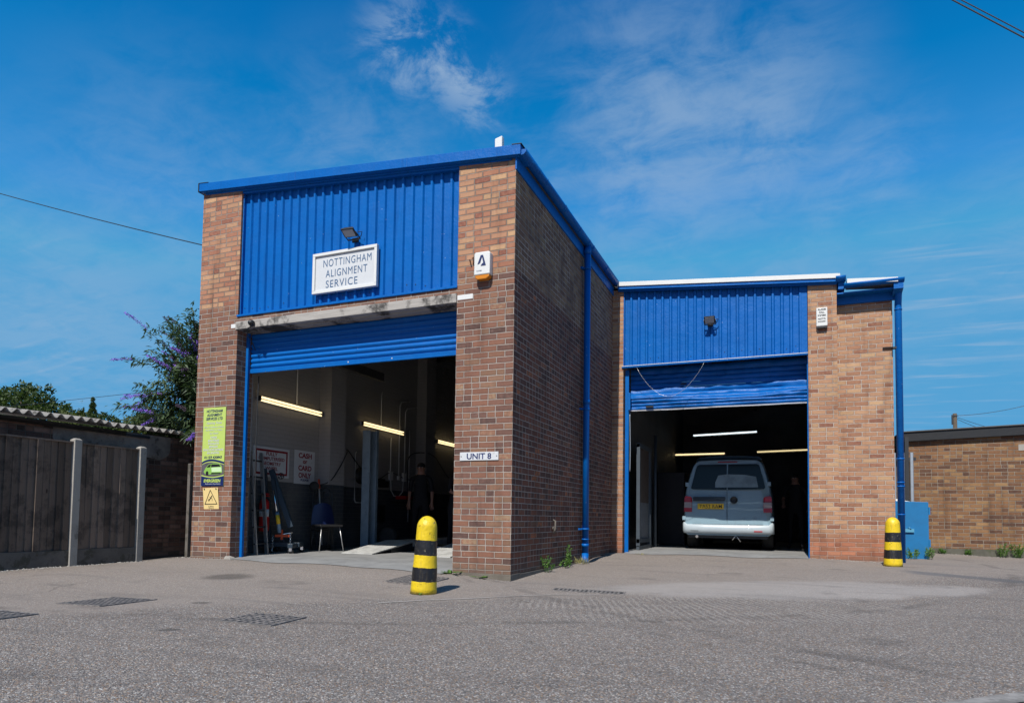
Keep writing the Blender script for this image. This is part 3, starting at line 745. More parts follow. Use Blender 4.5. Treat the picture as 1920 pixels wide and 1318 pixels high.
# steelwork under the roof
mb = MB()
for y in (3.3, 6.9, 10.4):
    mb.box(-4.95, -.3, y - .055, y + .055, 4.45, 4.47); mb.box(-4.95, -.3, y - .006, y + .006, 4.47, 4.72); mb.box(-4.95, -.3, y - .055, y + .055, 4.72, 4.74)
mb.box(-4.2, -4.1, .4, 13.9, 4.74, 4.86); mb.box(-2.6, -2.5, .4, 13.9, 4.6, 4.72); mb.box(-1.1, -1., .4, 13.9, 4.6, 4.72)
mb.hexa([(-4.4, .5, 3.30), (-4.28, .5, 3.30), (-4.28, 3.7, 3.30), (-4.4, 3.7, 3.30), (-4.4, .5, 3.46), (-4.28, .5, 3.46), (-4.28, 3.7, 3.46), (-4.4, 3.7, 3.46)])
split(mb, 'roof_beam', M['steel'], B1)
# small bits on the walls
mb = MB(); mb.tube([(-.565, -.005, 3.93), (-.56, -.05, 3.90), (-.55, -.03, 3.86), (-.565, -.01, 3.84)], .006, 6); mb.tube([(-.61, -.004, 3.88), (-.59, -.06, 3.88)], .008, 6); split(mb, 'rusty_hook', simple('rust', (.12, .045, .02), .9), B1)
mb = MB(); mb.tube([(.0, 1.58, .62), (.035, 1.57, .60), (.045, 1.56, .50), (.02, 1.56, .42)], [.012, .016, .02, .012], 8); mb.tube([(.0, 1.57, .5), (.02, 1.57, .5)], .025, 8); mb.build('broken_pipe_stub', M['gravelboard'], B1)

# ------------------------------------------------------------------ rear garage (set back, right)
SL2 = .0835


def zr2(x): return 5.052 - SL2 * x


YF = 5.04
B2 = thing('brick_workshop', 'lower brick workshop set back on the right, white roof edge, van parked inside', 'building', (2.4, YF, 0))
mb = MB(); slopebox(mb, .001, .215, YF, YF + .33, -.3, zr2); mb.build('pier', M['brick2'], B2)
mb = MB(); slopebox(mb, 3.445, 3.896, YF, YF + .34, -.3, zr2); mb.build('pier', M['brick2'], B2)
mb = MB(); mb.box(3.896, 4.752, 5.262, 5.5, -.3, 4.52); mb.box(4.5, 4.75, 5.5, 14, -.3, 4.4)
mb.box(3.897, 4.745, 5.243, 5.2615, -.3, .10)
mb.build('front_wall', M['brick2'], B2)
mb, _ = cladding(.24, 3.41, YF + .045, 3.555, lambda x: zr2(x) - .02, .1485, .030); cl2 = mb.build('gable_cladding', M['blue'], B2, fix=False)
mb = MB()
for i in range(21):
    if random.random() < .6: mb.lathe([(.007, .0), (.007, -.006)], (.28 + i * .1485, YF + .045, 3.66 + random.uniform(-.03, .05)), 8, 'y')
split(mb, 'screw', M['dark'], cl2)
mb = MB(); mb.box(.19, 3.44, YF - .03, YF + .05, 3.520, 3.556); mb.box(.19, .235, YF + .01, YF + .06, 3.556, 5.02); mb.box(3.33, 3.438, YF + .02, YF + .06, 3.556, 4.75); mb.build('flashing', M['blue'], B2, bevel=.003)
mb = MB(); mb.box(.19, 3.44, YF - .034, YF - .031, 3.548, 3.557); mb.build('worn_edge', M['white'], B2)
def v2(mb, x0, x1, y0, y1, a, b_): mb.hexa([(x0, y0, zr2(x0) + a), (x1, y0, zr2(x1) + a), (x1, y1, zr2(x1) + a), (x0, y1, zr2(x0) + a), (x0, y0, zr2(x0) + b_), (x1, y0, zr2(x1) + b_), (x1, y1, zr2(x1) + b_), (x0, y1, zr2(x0) + b_)])
mb = MB(); v2(mb, .12, 3.945, YF - .12, YF + .2, .048, .128); mb.hexa([(4.05, 4.93, 4.668), (4.80, 4.93, 4.606), (4.80, 5.3, 4.606), (4.05, 5.3, 4.668), (4.05, 4.93, 4.745), (4.80, 4.93, 4.683), (4.80, 5.3, 4.683), (4.05, 5.3, 4.745)]); mb.build('white_verge', M['white'], B2, bevel=.003)
mb = MB(); v2(mb, .12, 3.94, YF - .10, YF + .2, -.008, .046); v2(mb, .12, 3.90, YF - .06, YF + .0, -.035, -.009)
mb.box(3.90, 4.80, 5.20, 5.262, 4.39, 4.52); mb.box(3.90, 4.80, 5.02, 5.26, 4.52, 4.545); mb.build('verge_fascia', M['blue'], B2, bevel=.003)
mb = MB(); mb.smooth = True
def halfround(yc, zc, r, n=12): return [(yc + r * math.cos(a), zc + r * math.sin(a)) for a in [math.pi + math.pi * k / n for k in range(n + 1)]]
mb.prism(halfround(4.98, 4.665, .066) + halfround(4.98, 4.665, .061)[::-1], 4.0, 4.89, 'x'); mb.prism(halfround(4.98, 4.80, .085) + halfround(4.98, 4.80, .08)[::-1], 3.88, 4.03, 'x'); mb.smooth = False
mb.prism(halfround(4.98, 4.665, .066), 4.888, 4.893, 'x'); mb.prism(halfround(4.98, 4.80, .085), 4.028, 4.033, 'x'); mb.prism(halfround(4.98, 4.80, .085), 3.878, 3.882, 'x')
mb.box(3.92, 4.02, 5.0, 5.2, 4.60, 4.80)
mb.hexa([(4.74, 4.96, 4.50), (4.88, 4.96, 4.50), (4.88, 5.26, 4.42), (4.74, 5.26, 4.42), (4.74, 4.96, 4.62), (4.88, 4.96, 4.62), (4.88, 5.26, 4.62), (4.74, 5.26, 4.62)])
mb.build('gutter', M['blue'], B2)
mb = MB(); mb.tube([(4.83, 5.10, 4.56), (4.83, 5.16, 4.42), (4.83, 5.2, 4.30), (4.83, 5.2, -.05)], .053, 18)
for z in (4.20, 1.69, 1.30, 1.235, .77): mb.tube([(4.83, 5.2, z), (4.83, 5.2, z + .022)], .060, 18)
dp2 = mb.build('downpipe', M['blue'], B2)
mb = MB(); mb.box(4.74, 4.80, 5.16, 5.24, 3.55, 3.58); mb.box(4.60, 4.79, 5.225, 5.2615, 3.585, 3.595); split(mb, 'pipe_bracket', M['dark'], dp2)
mb = MB(); mb.hexa([(.04, YF + .0, zr2(.04) + .03), (4.0, YF + .0, zr2(4.) + .03), (4.0, 14.2, zr2(4.) + .03), (.04, 14.2, zr2(.04) + .03), (.04, YF + .0, zr2(.04) + .10), (4.0, YF + .0, zr2(4.) + .10), (4.0, 14.2, zr2(4.) + .10), (.04, 14.2, zr2(.04) + .10)])
mb.box(4.0, 4.82, 5.27, 14.2, 4.56, 4.62); mb.build('roof', M['roof'], B2)
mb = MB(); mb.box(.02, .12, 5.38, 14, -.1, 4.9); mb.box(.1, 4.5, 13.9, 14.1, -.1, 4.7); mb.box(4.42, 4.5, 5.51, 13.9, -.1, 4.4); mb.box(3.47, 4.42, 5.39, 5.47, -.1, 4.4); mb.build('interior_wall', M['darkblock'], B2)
mb = MB()
for y in (7.2, 9.6, 12.): mb.box(.12, 4.42, y, y + .12, 3.75, 3.95)
mb.box(2.2, 2.3, 5.6, 13.8, 3.95, 4.1); mb.hexa([(.13, 6, 3.0), (.23, 6, 3.0), (1.6, 6, 3.75), (1.5, 6, 3.75), (.13, 6.08, 3.0), (.23, 6.08, 3.0), (1.6, 6.08, 3.75), (1.5, 6.08, 3.75)])
split(mb, 'roof_beam', M['steel'], B2)
# dented shutter: flat wide laths, bulged in its lower half
def sag2(x, z):
    k = max(0., (3.06 + .05 * math.sin(x * 2.1) - z)) ; d = -.17 * min(k * 7, 1.) + .20 * k
    d += .030 * noise.noise(Vector((x * 1.7, z * 5, 3))) + .018 * noise.noise(Vector((x * 6, z * 9, 8)))
    return d
mb = MB(); mb.smooth = False
z0, z1, NX = 2.735, 3.56, 110; rows = [2.735, 2.80, 2.86, 2.93, 2.995, 3.06, 3.16, 3.25, 3.34, 3.43, 3.56]
for a, b_ in zip(rows, rows[1:]):
    lines = [(a, .004), (a + .010, -.008), (a + (b_ - a) * .5, -.013), (b_ - .010, -.008), (b_ - .002, .006)]
    ids = [[mb.p(x, 5.35 + dy + sag2(x, z), z) for x in [.30 + 3.13 * i / NX for i in range(NX + 1)]] for z, dy in lines]
    mb.smooth = True
    for A, B_ in zip(ids, ids[1:]):
        for i in range(NX): mb.face((A[i], A[i + 1], B_[i + 1], B_[i]))
sh2 = mb.build('roller_shutter', M['blue'], B2, fix=False)
mb = MB()
for i in range(NX):
    xa, xb = .30 + 3.13 * i / NX, .30 + 3.13 * (i + 1) / NX; ya, yb = 5.335 + sag2(xa, 2.735), 5.335 + sag2(xb, 2.735)
    mb.hexa([(xa, ya, 2.712), (xb, yb, 2.712), (xb, yb + .03, 2.712), (xa, ya + .03, 2.712), (xa, ya, 2.734), (xb, yb, 2.734), (xb, yb + .03, 2.734), (xa, ya + .03, 2.734)])
mb.build('bottom_rail', M['alu'], sh2)
mb = MB(); mb.box(.62, .76, 5.19, 5.23, 2.765, 2.80); mb.box(1.25, 1.36, 5.30, 5.33, 3.195, 3.215); split(mb, 'lifting_slot', M['black'], sh2)
mb = MB(); mb.box(.235, .305, 5.13, 5.175, .0, 3.50); mb.box(3.425, 3.462, 5.13, 5.20, .0, 3.52); mb.box(.30, .345, 5.08, 5.12, 2.72, 3.05); split(mb, 'shutter_guide', M['blue'], B2, bevel=.004)
mb = MB(); mb.smooth = True; L_ = []
for i in range(25):
    a = i / 24; x = .47 + 1.25 * a; L_.append((x, 5.02 - .01 * math.sin(a * math.pi), 3.53 - .62 * math.sin(math.pi * a) ** .85 * (1 - .06 * a)))
mb.tube(L_, .0026, 6); tag(mb.build('hanging_cable', M['alu']), 'thin white cable looping down in front of the dented shutter', 'cable')

# ------------------------------------------------------------------ signs and fittings on the walls
FY = lambda y: ((0, y, 0), (1, 0, 0), (0, 0, 1), (0, -1, 0))           # frame on a wall facing the yard
FX = lambda x: ((x, 0, 0), (0, 1, 0), (0, 0, 1), (1, 0, 0))            # frame on the left interior wall


def framed(fr, cx, cy, w_, h_, bar, th, rec, parent, mpanel, mframe, tilt=0):
    mb = MB(fr); mb.box(cx - w_ / 2 + bar * .6, cx + w_ / 2 - bar * .6, cy - h_ / 2 + bar * .6, cy + h_ / 2 - bar * .6, 0, rec); mb.build('panel', mpanel, parent)
    mb = MB(fr)
    mb.box(cx - w_ / 2, cx + w_ / 2, cy - h_ / 2, cy - h_ / 2 + bar, 0, th); mb.box(cx - w_ / 2, cx + w_ / 2, cy + h_ / 2 - bar, cy + h_ / 2, 0, th)
    mb.box(cx - w_ / 2, cx - w_ / 2 + bar, cy - h_ / 2 + bar, cy + h_ / 2 - bar, 0, th); mb.box(cx + w_ / 2 - bar, cx + w_ / 2, cy - h_ / 2 + bar, cy + h_ / 2 - bar, 0, th); mb.build('frame', mframe, parent, bevel=.004)


s1 = thing('wall_sign', 'white framed sign reading NOTTINGHAM ALIGNMENT SERVICE on the blue cladding', 'sign', (-2.55, .05, 4.03))
f1 = FY(.052); framed(f1, -2.552, 4.032, 1.07, .575, .042, .058, .034, s1, M['sign_white'], M['white'])
text('lettering', 'NOTTINGHAM', f1, -2.515, 4.168, .80, .105, M['sign_blue'], s1, .0, depth=.036, space=1.15)
text('lettering', 'ALIGNMENT', f1, -2.525, 4.018, .69, .105, M['sign_blue'], s1, .0, depth=.036, space=1.15)
text('lettering', 'SERVICE', f1, -2.60, 3.868, .53, .105, M['sign_blue'], s1, .0, depth=.036, space=1.15)

s2 = thing('unit_sign', 'small white plate reading UNIT 8 on the brick pier', 'sign', (-.44, 0, 1.4))
mb = MB(); mb.box(-.705, -.178, -.012, 0, 1.347, 1.452); mb.build('panel', M['sign_white'], s2, bevel=.003)
text('lettering', 'UNIT 8', FY(-.012), -.44, 1.400, .335, .075, M['navy'], s2, .02)
mb = MB(); mb.lathe([(.006, -.012), (.006, -.016)], (-.685, 0, 1.40), 8, 'y'); mb.lathe([(.006, -.012), (.006, -.016)], (-.2, 0, 1.40), 8, 'y'); split(mb, 'screw', M['dark'], s2)

# alarm siren boxes
a1 = thing('alarm_box', 'white alarm siren box with dark chevron emblem and amber base', 'alarm box', (-.40, 0, 3.77))
pr = [(-.51, 3.655), (-.295, 3.655), (-.293, 3.92), (-.31, 3.945), (-.49, 3.945), (-.51, 3.93)]
mb = MB(); mb.prism(pr, -.10, -.0, 'y'); mb.build('cover', M['white'], a1, bevel=.012)
mb = MB(); mb.prism([(-.50, 3.654), (-.495, 3.62), (-.46, 3.600), (-.35, 3.600), (-.31, 3.62), (-.303, 3.654)], -.092, -.005, 'y'); mb.build('lens', M['amber'], a1, bevel=.008)
mb = MB(FY(-.1035)); mb.poly([(-.418, 3.90, 0), (-.392, 3.90, 0), (-.425, 3.80, 0), (-.462, 3.785, 0)]); mb.poly([(-.405, 3.90, .0004), (-.385, 3.90, .0004), (-.345, 3.765, .0004), (-.418, 3.765, .0004), (-.400, 3.79, .0004), (-.382, 3.80, .0004)]); mb.build('emblem', M['navy'], a1, fix=False)
text('lettering', 'ALARM', FY(-.1), -.44, 3.705, .07, .014, M['navy'], a1, .01, depth=.004)
a2 = thing('alarm_box', 'cream alarm box with ALARM CALL SYSTEMS lettering on the set-back workshop', 'alarm box', (3.66, YF, 4.12))
mb = MB(); mb.box(3.575, 3.748, YF - .075, YF, 3.985, 4.305); mb.build('cover', M['white'], a2, bevel=.008)
mb = MB(); mb.box(3.583, 3.74, YF - .068, YF - .005, 3.955, 3.984); mb.build('base', M['dark'], a2)
for s_, z, h, wd in (('ALARM', 4.272, .030, .125), ('CALL', 4.222, .030, .085), ('SYSTEMS', 4.168, .026, .125), ('NOTTS', 4.108, .026, .115), ('9420081', 4.063, .020, .125)): text('lettering', s_, FY(YF - .075), 3.66, z, wd, h, M['black'], a2, .02, depth=.004)


def floodlight(loc, name_label, tilt=38, turn=0):
    o = thing('floodlight', name_label, 'floodlight', loc)
    c, s_ = math.cos(R(tilt)), math.sin(R(tilt)); U = Vector((math.cos(R(turn)), math.sin(R(turn)), 0)); Nn = Vector((math.sin(R(turn)) * c, -math.cos(R(turn)) * c, -s_)); V = Nn.cross(U) * 1
    O_ = Vector(loc) + Vector((0, -.16, .02)); fr = (O_, U, V, Nn)
    mb = MB(fr); mb.box(-.095, .095, -.07, .07, -.01, .012); mb.hexa([(-.06, -.045, -.055), (.06, -.045, -.055), (.06, .045, -.055), (-.06, .045, -.055), (-.088, -.063, -.01), (.088, -.063, -.01), (.088, .063, -.01), (-.088, .063, -.01)]); mb.build('housing', M['black'], o, bevel=.004)
    mb = MB(fr); mb.box(-.078, .078, -.055, .055, .0125, .016); mb.build('glass', M['lens'], o)
    mb = MB(); x, y, z = loc; mb.box(x - .05, x + .05, y - .02, y, z - .06, z - .0); mb.tube([(x - .1, y - .16, z + .02), (x - .1, y - .04, z - .03)], .008, 6); mb.tube([(x + .1, y - .16, z + .02), (x + .1, y - .04, z - .03)], .008, 6); mb.tube([(x - .1, y - .04, z - .03), (x + .1, y - .04, z - .03)], .01, 6)
    mb.tube([(x + .05, y - .02, z - .01), (x + .12, y - .05, z + .0), (x + .14, y - .06, z + .05), (x + .10, y - .1, z + .04)], .006, 6); mb.build('bracket', M['black'], o)
    return o


floodlight((-2.40, .05, 4.47), 'black floodlight tilted down above the framed NOTTINGHAM ALIGNMENT SERVICE sign', 62, 6)
floodlight((1.82, YF + .01, 4.235), 'black floodlight alone on the blue cladding over the van', 40, 0)
bl = thing('camera_dome', 'round black camera ball under the left end of the timber beam', 'camera', (-4.13, -.02, 3.43))
mb = MB(); mb.lathe([(.001, -.10), (.025, -.095), (.042, -.07), (.048, -.045), (.042, -.02), (.03, .0)], (-4.13, -.0, 3.43), 16, 'y'); mb.build('housing', M['black'], bl)
mb = MB(); mb.tube([(-4.15, -.02, 3.40), (-4.22, -.03, 3.36), (-4.26, .02, 3.28), (-4.25, .10, 3.20), (-4.27, .2, 3.1)], .007, 6); mb.build('cable', M['dark'], bl)

# tall lime tyre-service sign
s3 = thing('service_sign', 'tall lime green sign with opening times and car picture on left pier', 'sign', (-4.815, 0, 1.64))
mb = MB(); mb.box(-5.035, -4.595, -.012, -.002, 1.052, 2.226); mb.build('panel', M['lime'], s3)
f3 = FY(-.0125)
wt = M['sign_white']
for s_, z, wd, h, mm, b_ in (('NOTTINGHAM', 2.172, .32, .042, 'navy', .02), ('ALIGNMENT', 2.115, .30, .042, 'navy', .02), ('SERVICES LTD', 2.058, .33, .042, 'navy', .02), ('Opening Times', 1.990, .30, .040, 'sign_white', .01), ('Mon-Fri 8.00am-5.00pm', 1.928, .38, .028, 'sign_white', .01), ('Sat 8.00am-12.30pm', 1.884, .33, .028, 'sign_white', .01), ('Sun Closed', 1.838, .17, .026, 'sign_white', .01),
                           ('TYRES', 1.775, .13, .032, 'sign_white', .02), ('BATTERIES', 1.728, .22, .032, 'sign_white', .02), ('EXHAUSTS', 1.682, .21, .032, 'sign_white', .02), ('BRAKES', 1.636, .17, .032, 'sign_white', .02), ('PUNCTURE REPAIRS', 1.590, .40, .032, 'sign_white', .02), ('BALANCING', 1.544, .24, .032, 'sign_white', .02), ('01159 420843', 1.478, .345, .040, 'navy', .02)):
    text('lettering', s_, f3, -4.815, z, wd, h, M[mm], s3, b_, shear=.18, depth=.002)
mb = MB(f3); mb.poly([(-5.035, 1.052, .0015), (-4.595, 1.052, .0015)] + [(-4.595 - .44 * k / 16, 1.20 - .028 * math.sin(math.pi * k / 16), .0015) for k in range(17)]); mb.poly([(-5.035, 1.37, .0016), (-5.035, 1.345, .0016)] + [(-5.035 + .44 * k / 16, 1.375 + .045 * math.sin(math.pi * (k / 16) ** .8), .0016) for k in range(17)] + [(-4.595 - .44 * k / 16, 1.405 + .045 * math.sin(math.pi * (1 - k / 16) ** .8) - .0, .0016) for k in range(17)]); mb.build('navy_band', M['navy'], s3, fix=False)
mb = MB(f3); mb.poly([(-5.033 + .436 * k / 16, 1.220 - .030 * math.sin(math.pi * k / 16), .0019) for k in range(17)] + [(-4.597 - .436 * k / 16, 1.365 + .04 * math.sin(math.pi * (1 - k / 16) ** .8), .0019) for k in range(17)]); mb.build('picture_ground', simple('picture_grey', (.10, .09, .10), .5, nscale=14, namt=.8), s3, fix=False)
mb = MB(f3)
mb.cur = 0; mb.poly([(-4.99, 1.265, .0025), (-4.955, 1.32, .0025), (-4.90, 1.372, .0025), (-4.80, 1.390, .0025), (-4.68, 1.382, .0025), (-4.635, 1.34, .0025), (-4.625, 1.25, .0025), (-4.70, 1.225, .0025), (-4.88, 1.222, .0025), (-4.96, 1.228, .0025)])
mb.cur = 1; mb.poly([(-4.935, 1.325, .0028), (-4.895, 1.365, .0028), (-4.845, 1.375, .0028), (-4.865, 1.328, .0028)]); mb.poly([(-4.84, 1.376, .0028), (-4.69, 1.372, .0028), (-4.655, 1.338, .0028), (-4.85, 1.330, .0028)]); mb.poly([(-4.83, 1.248, .0028), (-4.66, 1.248, .0028), (-4.64, 1.232, .0028), (-4.85, 1.226, .0028)])
mb.poly([(-4.92 + .028 * math.cos(k * .524), 1.240 + .034 * math.sin(k * .524), .003) for k in range(12)])
mb.cur = 2; mb.poly([(-4.84, 1.325, .0029), (-4.645, 1.328, .0029), (-4.635, 1.262, .0029), (-4.83, 1.258, .0029)])
mb.build('car_picture', [simple('picture_green', (.22, .42, .08), .4), M['black'], simple('picture_pale', (.50, .66, .38), .4)], s3, fix=False)
text('lettering', 'EVERGREEN', f3, -4.815, 1.128, .33, .048, M['lime'], s3, .04, shear=.12, depth=.0045)
text('lettering', 'Performance Tyre Centre', f3, -4.80, 1.080, .30, .022, M['sign_white'], s3, .01, depth=.0045)
s4 = thing('warning_sign', 'yellow slippery surface warning board hung below the lime sign', 'sign', (-4.83, 0, .86))
f4 = ((-4.832, -.004, .862), (1, 0, 0.02), (-.035, -.075, 1), (0, -1, -.075))
mb = MB(f4); mb.box(-.148, .148, -.155, .16, 0, .008); mb.build('panel', M['yellow'], s4, bevel=.002)
mb = MB(f4)
def ring_tri(c, r1, r2, z):
    A = [(c[0] + r1 * math.sin(R(a)), c[1] + r1 * math.cos(R(a)), z) for a in (0, 120, 240)]; B_ = [(c[0] + r2 * math.sin(R(a)), c[1] + r2 * math.cos(R(a)), z) for a in (0, 120, 240)]
    for k in range(3): mb.poly([A[k], A[(k + 1) % 3], B_[(k + 1) % 3], B_[k]])
ring_tri((0, -.012), .148, .126, .0095)
mb.poly([(.012, .045, .0096), (.032, .045, .0096), (.032, .026, .0096), (.012, .026, .0096)])
for a, b_, w2 in (((.016, .024), (-.018, -.008), .012), ((-.018, -.008), (-.055, -.018), .009), ((-.018, -.008), (-.042, -.040), .009), ((.010, .012), (-.02, .028), .006), ((.012, .012), (.03, -.006), .006), ((.03, -.006), (.026, -.034), .005)):
    a, b_ = Vector(a), Vector(b_); n = (b_ - a).orthogonal().normalized() * w2 * .6; mb.poly([(*(a + n), .0097), (*(b_ + n), .0097), (*(b_ - n), .0097), (*(a - n), .0097)])
mb.build('pictogram', M['black'], s4, fix=False)
text('lettering', 'SLIPPERY', f4, 0, -.115, .11, .016, M['black'], s4, .0, depth=.0095); text('lettering', 'SURFACE', f4, 0, -.138, .10, .016, M['black'], s4, .0, depth=.0095)
mb = MB(f4)
for x in (-.115, .115): mb.lathe([(.010, .008), (.010, .016)], (x, .145, 0), 8, 'z')
split(mb, 'fixing', M['dark'], s4)

# roof vent showing over the verge
mb = MB(); mb.hexa([(-.365, .15, 5.2), (-.262, .15, 5.2), (-.262, .23, 5.2), (-.365, .23, 5.2), (-.365, .15, 5.515), (-.262, .15, 5.54), (-.262, .23, 5.54), (-.365, .23, 5.515)])
tag(mb.build('roof_vent', M['white'], bevel=.012), 'small white vent post standing on the front roof near the corner', 'vent')
#@@PART3
# ------------------------------------------------------------------ bollards
BH = .78
def bollard(loc, label, tilt=0):
    o = thing('bollard', label, 'bollard', loc, 'striped bollards guarding the garages'); o.rotation_euler = (0, R(tilt), 0); return o
bo = bollard((-.285, -1.60, -.125), 'black and yellow bollard leaning slightly in front of the tall garage', 2.2)
prof = [(.134, .0), (.131, .06)] + [(.131 - .031 * k / 20, .06 + .60 * k / 20) for k in range(1, 21)] + [(.100 * math.cos(a), .66 + .118 * math.sin(a)) for a in [math.pi / 2 * k / 12 for k in range(1, 12)]] + [(.002, .778)]
mb = MB(); mb.lathe(prof, (0, 0, 0), 40)
for i, v in enumerate(mb.v): n_ = noise.noise(v * 7) * .004; v.x += n_; v.y += noise.noise(v * 7 + Vector((5, 5, 5))) * .004
me_o = mb.build('body', M['bollard']); me_o.parent = bo
b2 = copy_tree(bo); b2.location = (4.60, 4.42, -.035); b2.rotation_euler = (0, 0, R(70)); b2.scale = (1.0, 1.0, .985); b2['label'] = 'upright black and yellow bollard by the downpipe of the rear workshop'

# ------------------------------------------------------------------ iron covers let into the ground
M['iron'] = simple('cast_iron', (.13, .12, .115), .7, metal=.1, nscale=10, namt=.4, dirt=((.25, .22, .20), 22, .48, .8))
def cover(cx, cy, wx, wy, rot, label, cell=.055, slots=False):
    z = gz(cx, cy); o = thing('drain_cover', label, 'drain cover', (cx, cy, z), 'iron covers in the yard')
    o.rotation_euler = (0, 0, R(rot)); e = .02
    zx = gz(cx + .2, cy) - gz(cx - .2, cy); zy = gz(cx, cy + .2) - gz(cx, cy - .2); o.rotation_euler = (math.atan(zy / .4), -math.atan(zx / .4), R(rot))
    mb = MB(); h = .011
    mb.box(-wx / 2, wx / 2, -wy / 2, wy / 2, -.02, .0065); p1 = mb.build('plate', simple('cover_void', (.03, .028, .027), .9, nscale=30, namt=.2, dirt=((.20, .18, .16), 18, .52, .8))); p1.parent = o
    mb = MB()
    mb.box(-wx / 2 - e, wx / 2 + e, -wy / 2 - e, -wy / 2, -.02, h); mb.box(-wx / 2 - e, wx / 2 + e, wy / 2, wy / 2 + e, -.02, h); mb.box(-wx / 2 - e, -wx / 2, -wy / 2, wy / 2, -.02, h); mb.box(wx / 2, wx / 2 + e, -wy / 2, wy / 2, -.02, h); p2 = mb.build('frame', M['iron']); p2.parent = o
    mb = MB()
    if slots:
        n = int(wx / cell)
        for i in range(1, n): mb.box(-wx / 2 + i * cell - .011, -wx / 2 + i * cell + .011, -wy / 2, wy / 2, 0.0, h)
    else:
        n = int(wx / cell); k = int(wy / cell)
        for i in range(1, n): x = -wx / 2 + wx * i / n; mb.box(x - .009, x + .009, -wy / 2, wy / 2, 0.0, h)
        for j in range(1, k):
            y = -wy / 2 + wy * j / k; mb.box(-wx / 2, wx / 2, y - .009, y + .009, 0.0, h - .0012)
    p3 = mb.build('grating', M['iron']); p3.parent = o
    return o
cover(-2.36, -3.44, .50, .50, 0, 'square iron grating sunk in the asphalt, further left of the two open-yard gratings')
cover(-.53, -3.56, .42, .38, 4, 'worn square iron grating in the middle of the open yard')
cover(-.80, -.85, .46, .58, 0, 'square iron grating behind the leaning bollard')
cover(-2.32, -4.45, .46, .44, 2, 'iron grating cut off by the left picture edge')
cover(1.14, -.60, .72, .17, 8, 'narrow slotted gully grate near the brick corner', .045, True)

# ------------------------------------------------------------------ fluorescent lamps
def tube_lamp(p0, p1, mt, label, twin=True, n=(1, 0, 0), drop=None):
    p0, p1 = Vector(p0), Vector(p1); d = (p1 - p0).normalized(); n = Vector(n); up = n.cross(d).normalized()
    if up.z < 0: up = -up
    o = thing('strip_light', label, 'strip light', tuple((p0 + p1) / 2), 'fluorescent strip lights')
    fr = (p0, d, up, n); L_ = (p1 - p0).length
    mb = MB(fr); mb.box(0, L_, -.035, .035, -.06, -.02); mb.build('batten', M['white'], o)
    for k in ((-.028, .028) if twin else (0,)):
        mb = MB(fr); mb.tube([(.03, k, 0), (L_ - .03, k, 0)], .013, 10); mb.build('tube', mt, o)
    mb = MB(fr); mb.box(-.0, .028, -.04, .04, -.02, .02); mb.build('end_cap', M['dark'], o); mb = MB(fr); mb.box(L_ - .028, L_, -.04, .04, -.02, .02); mb.build('end_cap', M['dark'], o)
    return o
tube_lamp((-4.87, .95, 2.535), (-4.87, 2.57, 2.50), M['tube_warm'], 'twin tube strip light nearest the door on the white wall')
tube_lamp((-4.87, 3.84, 2.51), (-4.87, 5.46, 2.49), M['tube_warm'], 'twin tube strip light above the lift column')
tube_lamp((-4.87, 7.0, 2.49), (-4.87, 8.62, 2.48), M['tube_warm'], 'twin tube strip light deepest in the tall garage, cut by the brick pier')
tube_lamp((.63, 12, 3.03), (2.38, 12, 3.08), M['tube_cold'], 'bright cold white strip light hung highest above the van', False, (0, -1, 0))
tube_lamp((.10, 12.2, 2.51), (1.52, 12.2, 2.52), M['tube_warm'], 'warm strip light behind the left side of the van roof', False, (0, -1, 0))
tube_lamp((2.32, 12.2, 2.54), (4.1, 12.2, 2.58), M['tube_dim'], 'dim yellow strip light right of the van roof', False, (0, -1, 0))

# ------------------------------------------------------------------ inside the tall garage
def plain_sign(name, label, fr, cx, cy, w_, h_, mt, cat='sign'):
    o = thing(name, label, cat, tuple(Vector(fr[0]) + Vector(fr[1]) * cx + Vector(fr[2]) * cy)); mb = MB(fr); mb.box(cx - w_ / 2, cx + w_ / 2, cy - h_ / 2, cy + h_ / 2, 0, .006); mb.build('panel', mt, o); return o
fw = FX(-4.955)
o = plain_sign('wall_sign', 'red bordered white sign reading FULLY COMPUTERISED GEOMETRY on the inside wall', fw, 1.37, 1.515, .86, .50, M['sign_white'])
mb = MB(fw); x0, x1, y0, y1, t_, z_ = .985, 1.755, 1.305, 1.725, .035, .007
mb.box(x0, x1, y0, y0 + t_, z_, z_ + .001); mb.box(x0, x1, y1 - t_, y1, z_, z_ + .001); mb.box(x0, x0 + t_, y0 + t_, y1 - t_, z_, z_ + .001); mb.box(x1 - t_, x1, y0 + t_, y1 - t_, z_, z_ + .001); mb.build('border', M['darkred'], o)
for s_, z, wd in (('FULLY', 1.655, .27), ('COMPUTERISED', 1.575, .62), ('GEOMETRY', 1.492, .45), ('WHEEL', 1.41, .30)): text('lettering', s_, fw, 1.37, z, wd, .060, M['darkred'], o, .03, depth=.0075)
o = plain_sign('wall_sign', 'white sign with dark red CASH or CARD ONLY lettering on the inside wall', fw, 2.21, 1.49, .55, .60, M['sign_white'])
for s_, z, wd, h, mm in (('CASH', 1.700, .36, .095, 'darkred'), ('or', 1.585, .12, .060, 'darkred'), ('CARD', 1.475, .36, .095, 'darkred'), ('ONLY', 1.345, .34, .095, 'darkred'), ('PLEASE', 1.262, .22, .040, 'navy')): text('lettering', s_, fw, 2.22, z, wd, h, M[mm], o, .04, depth=.0075)
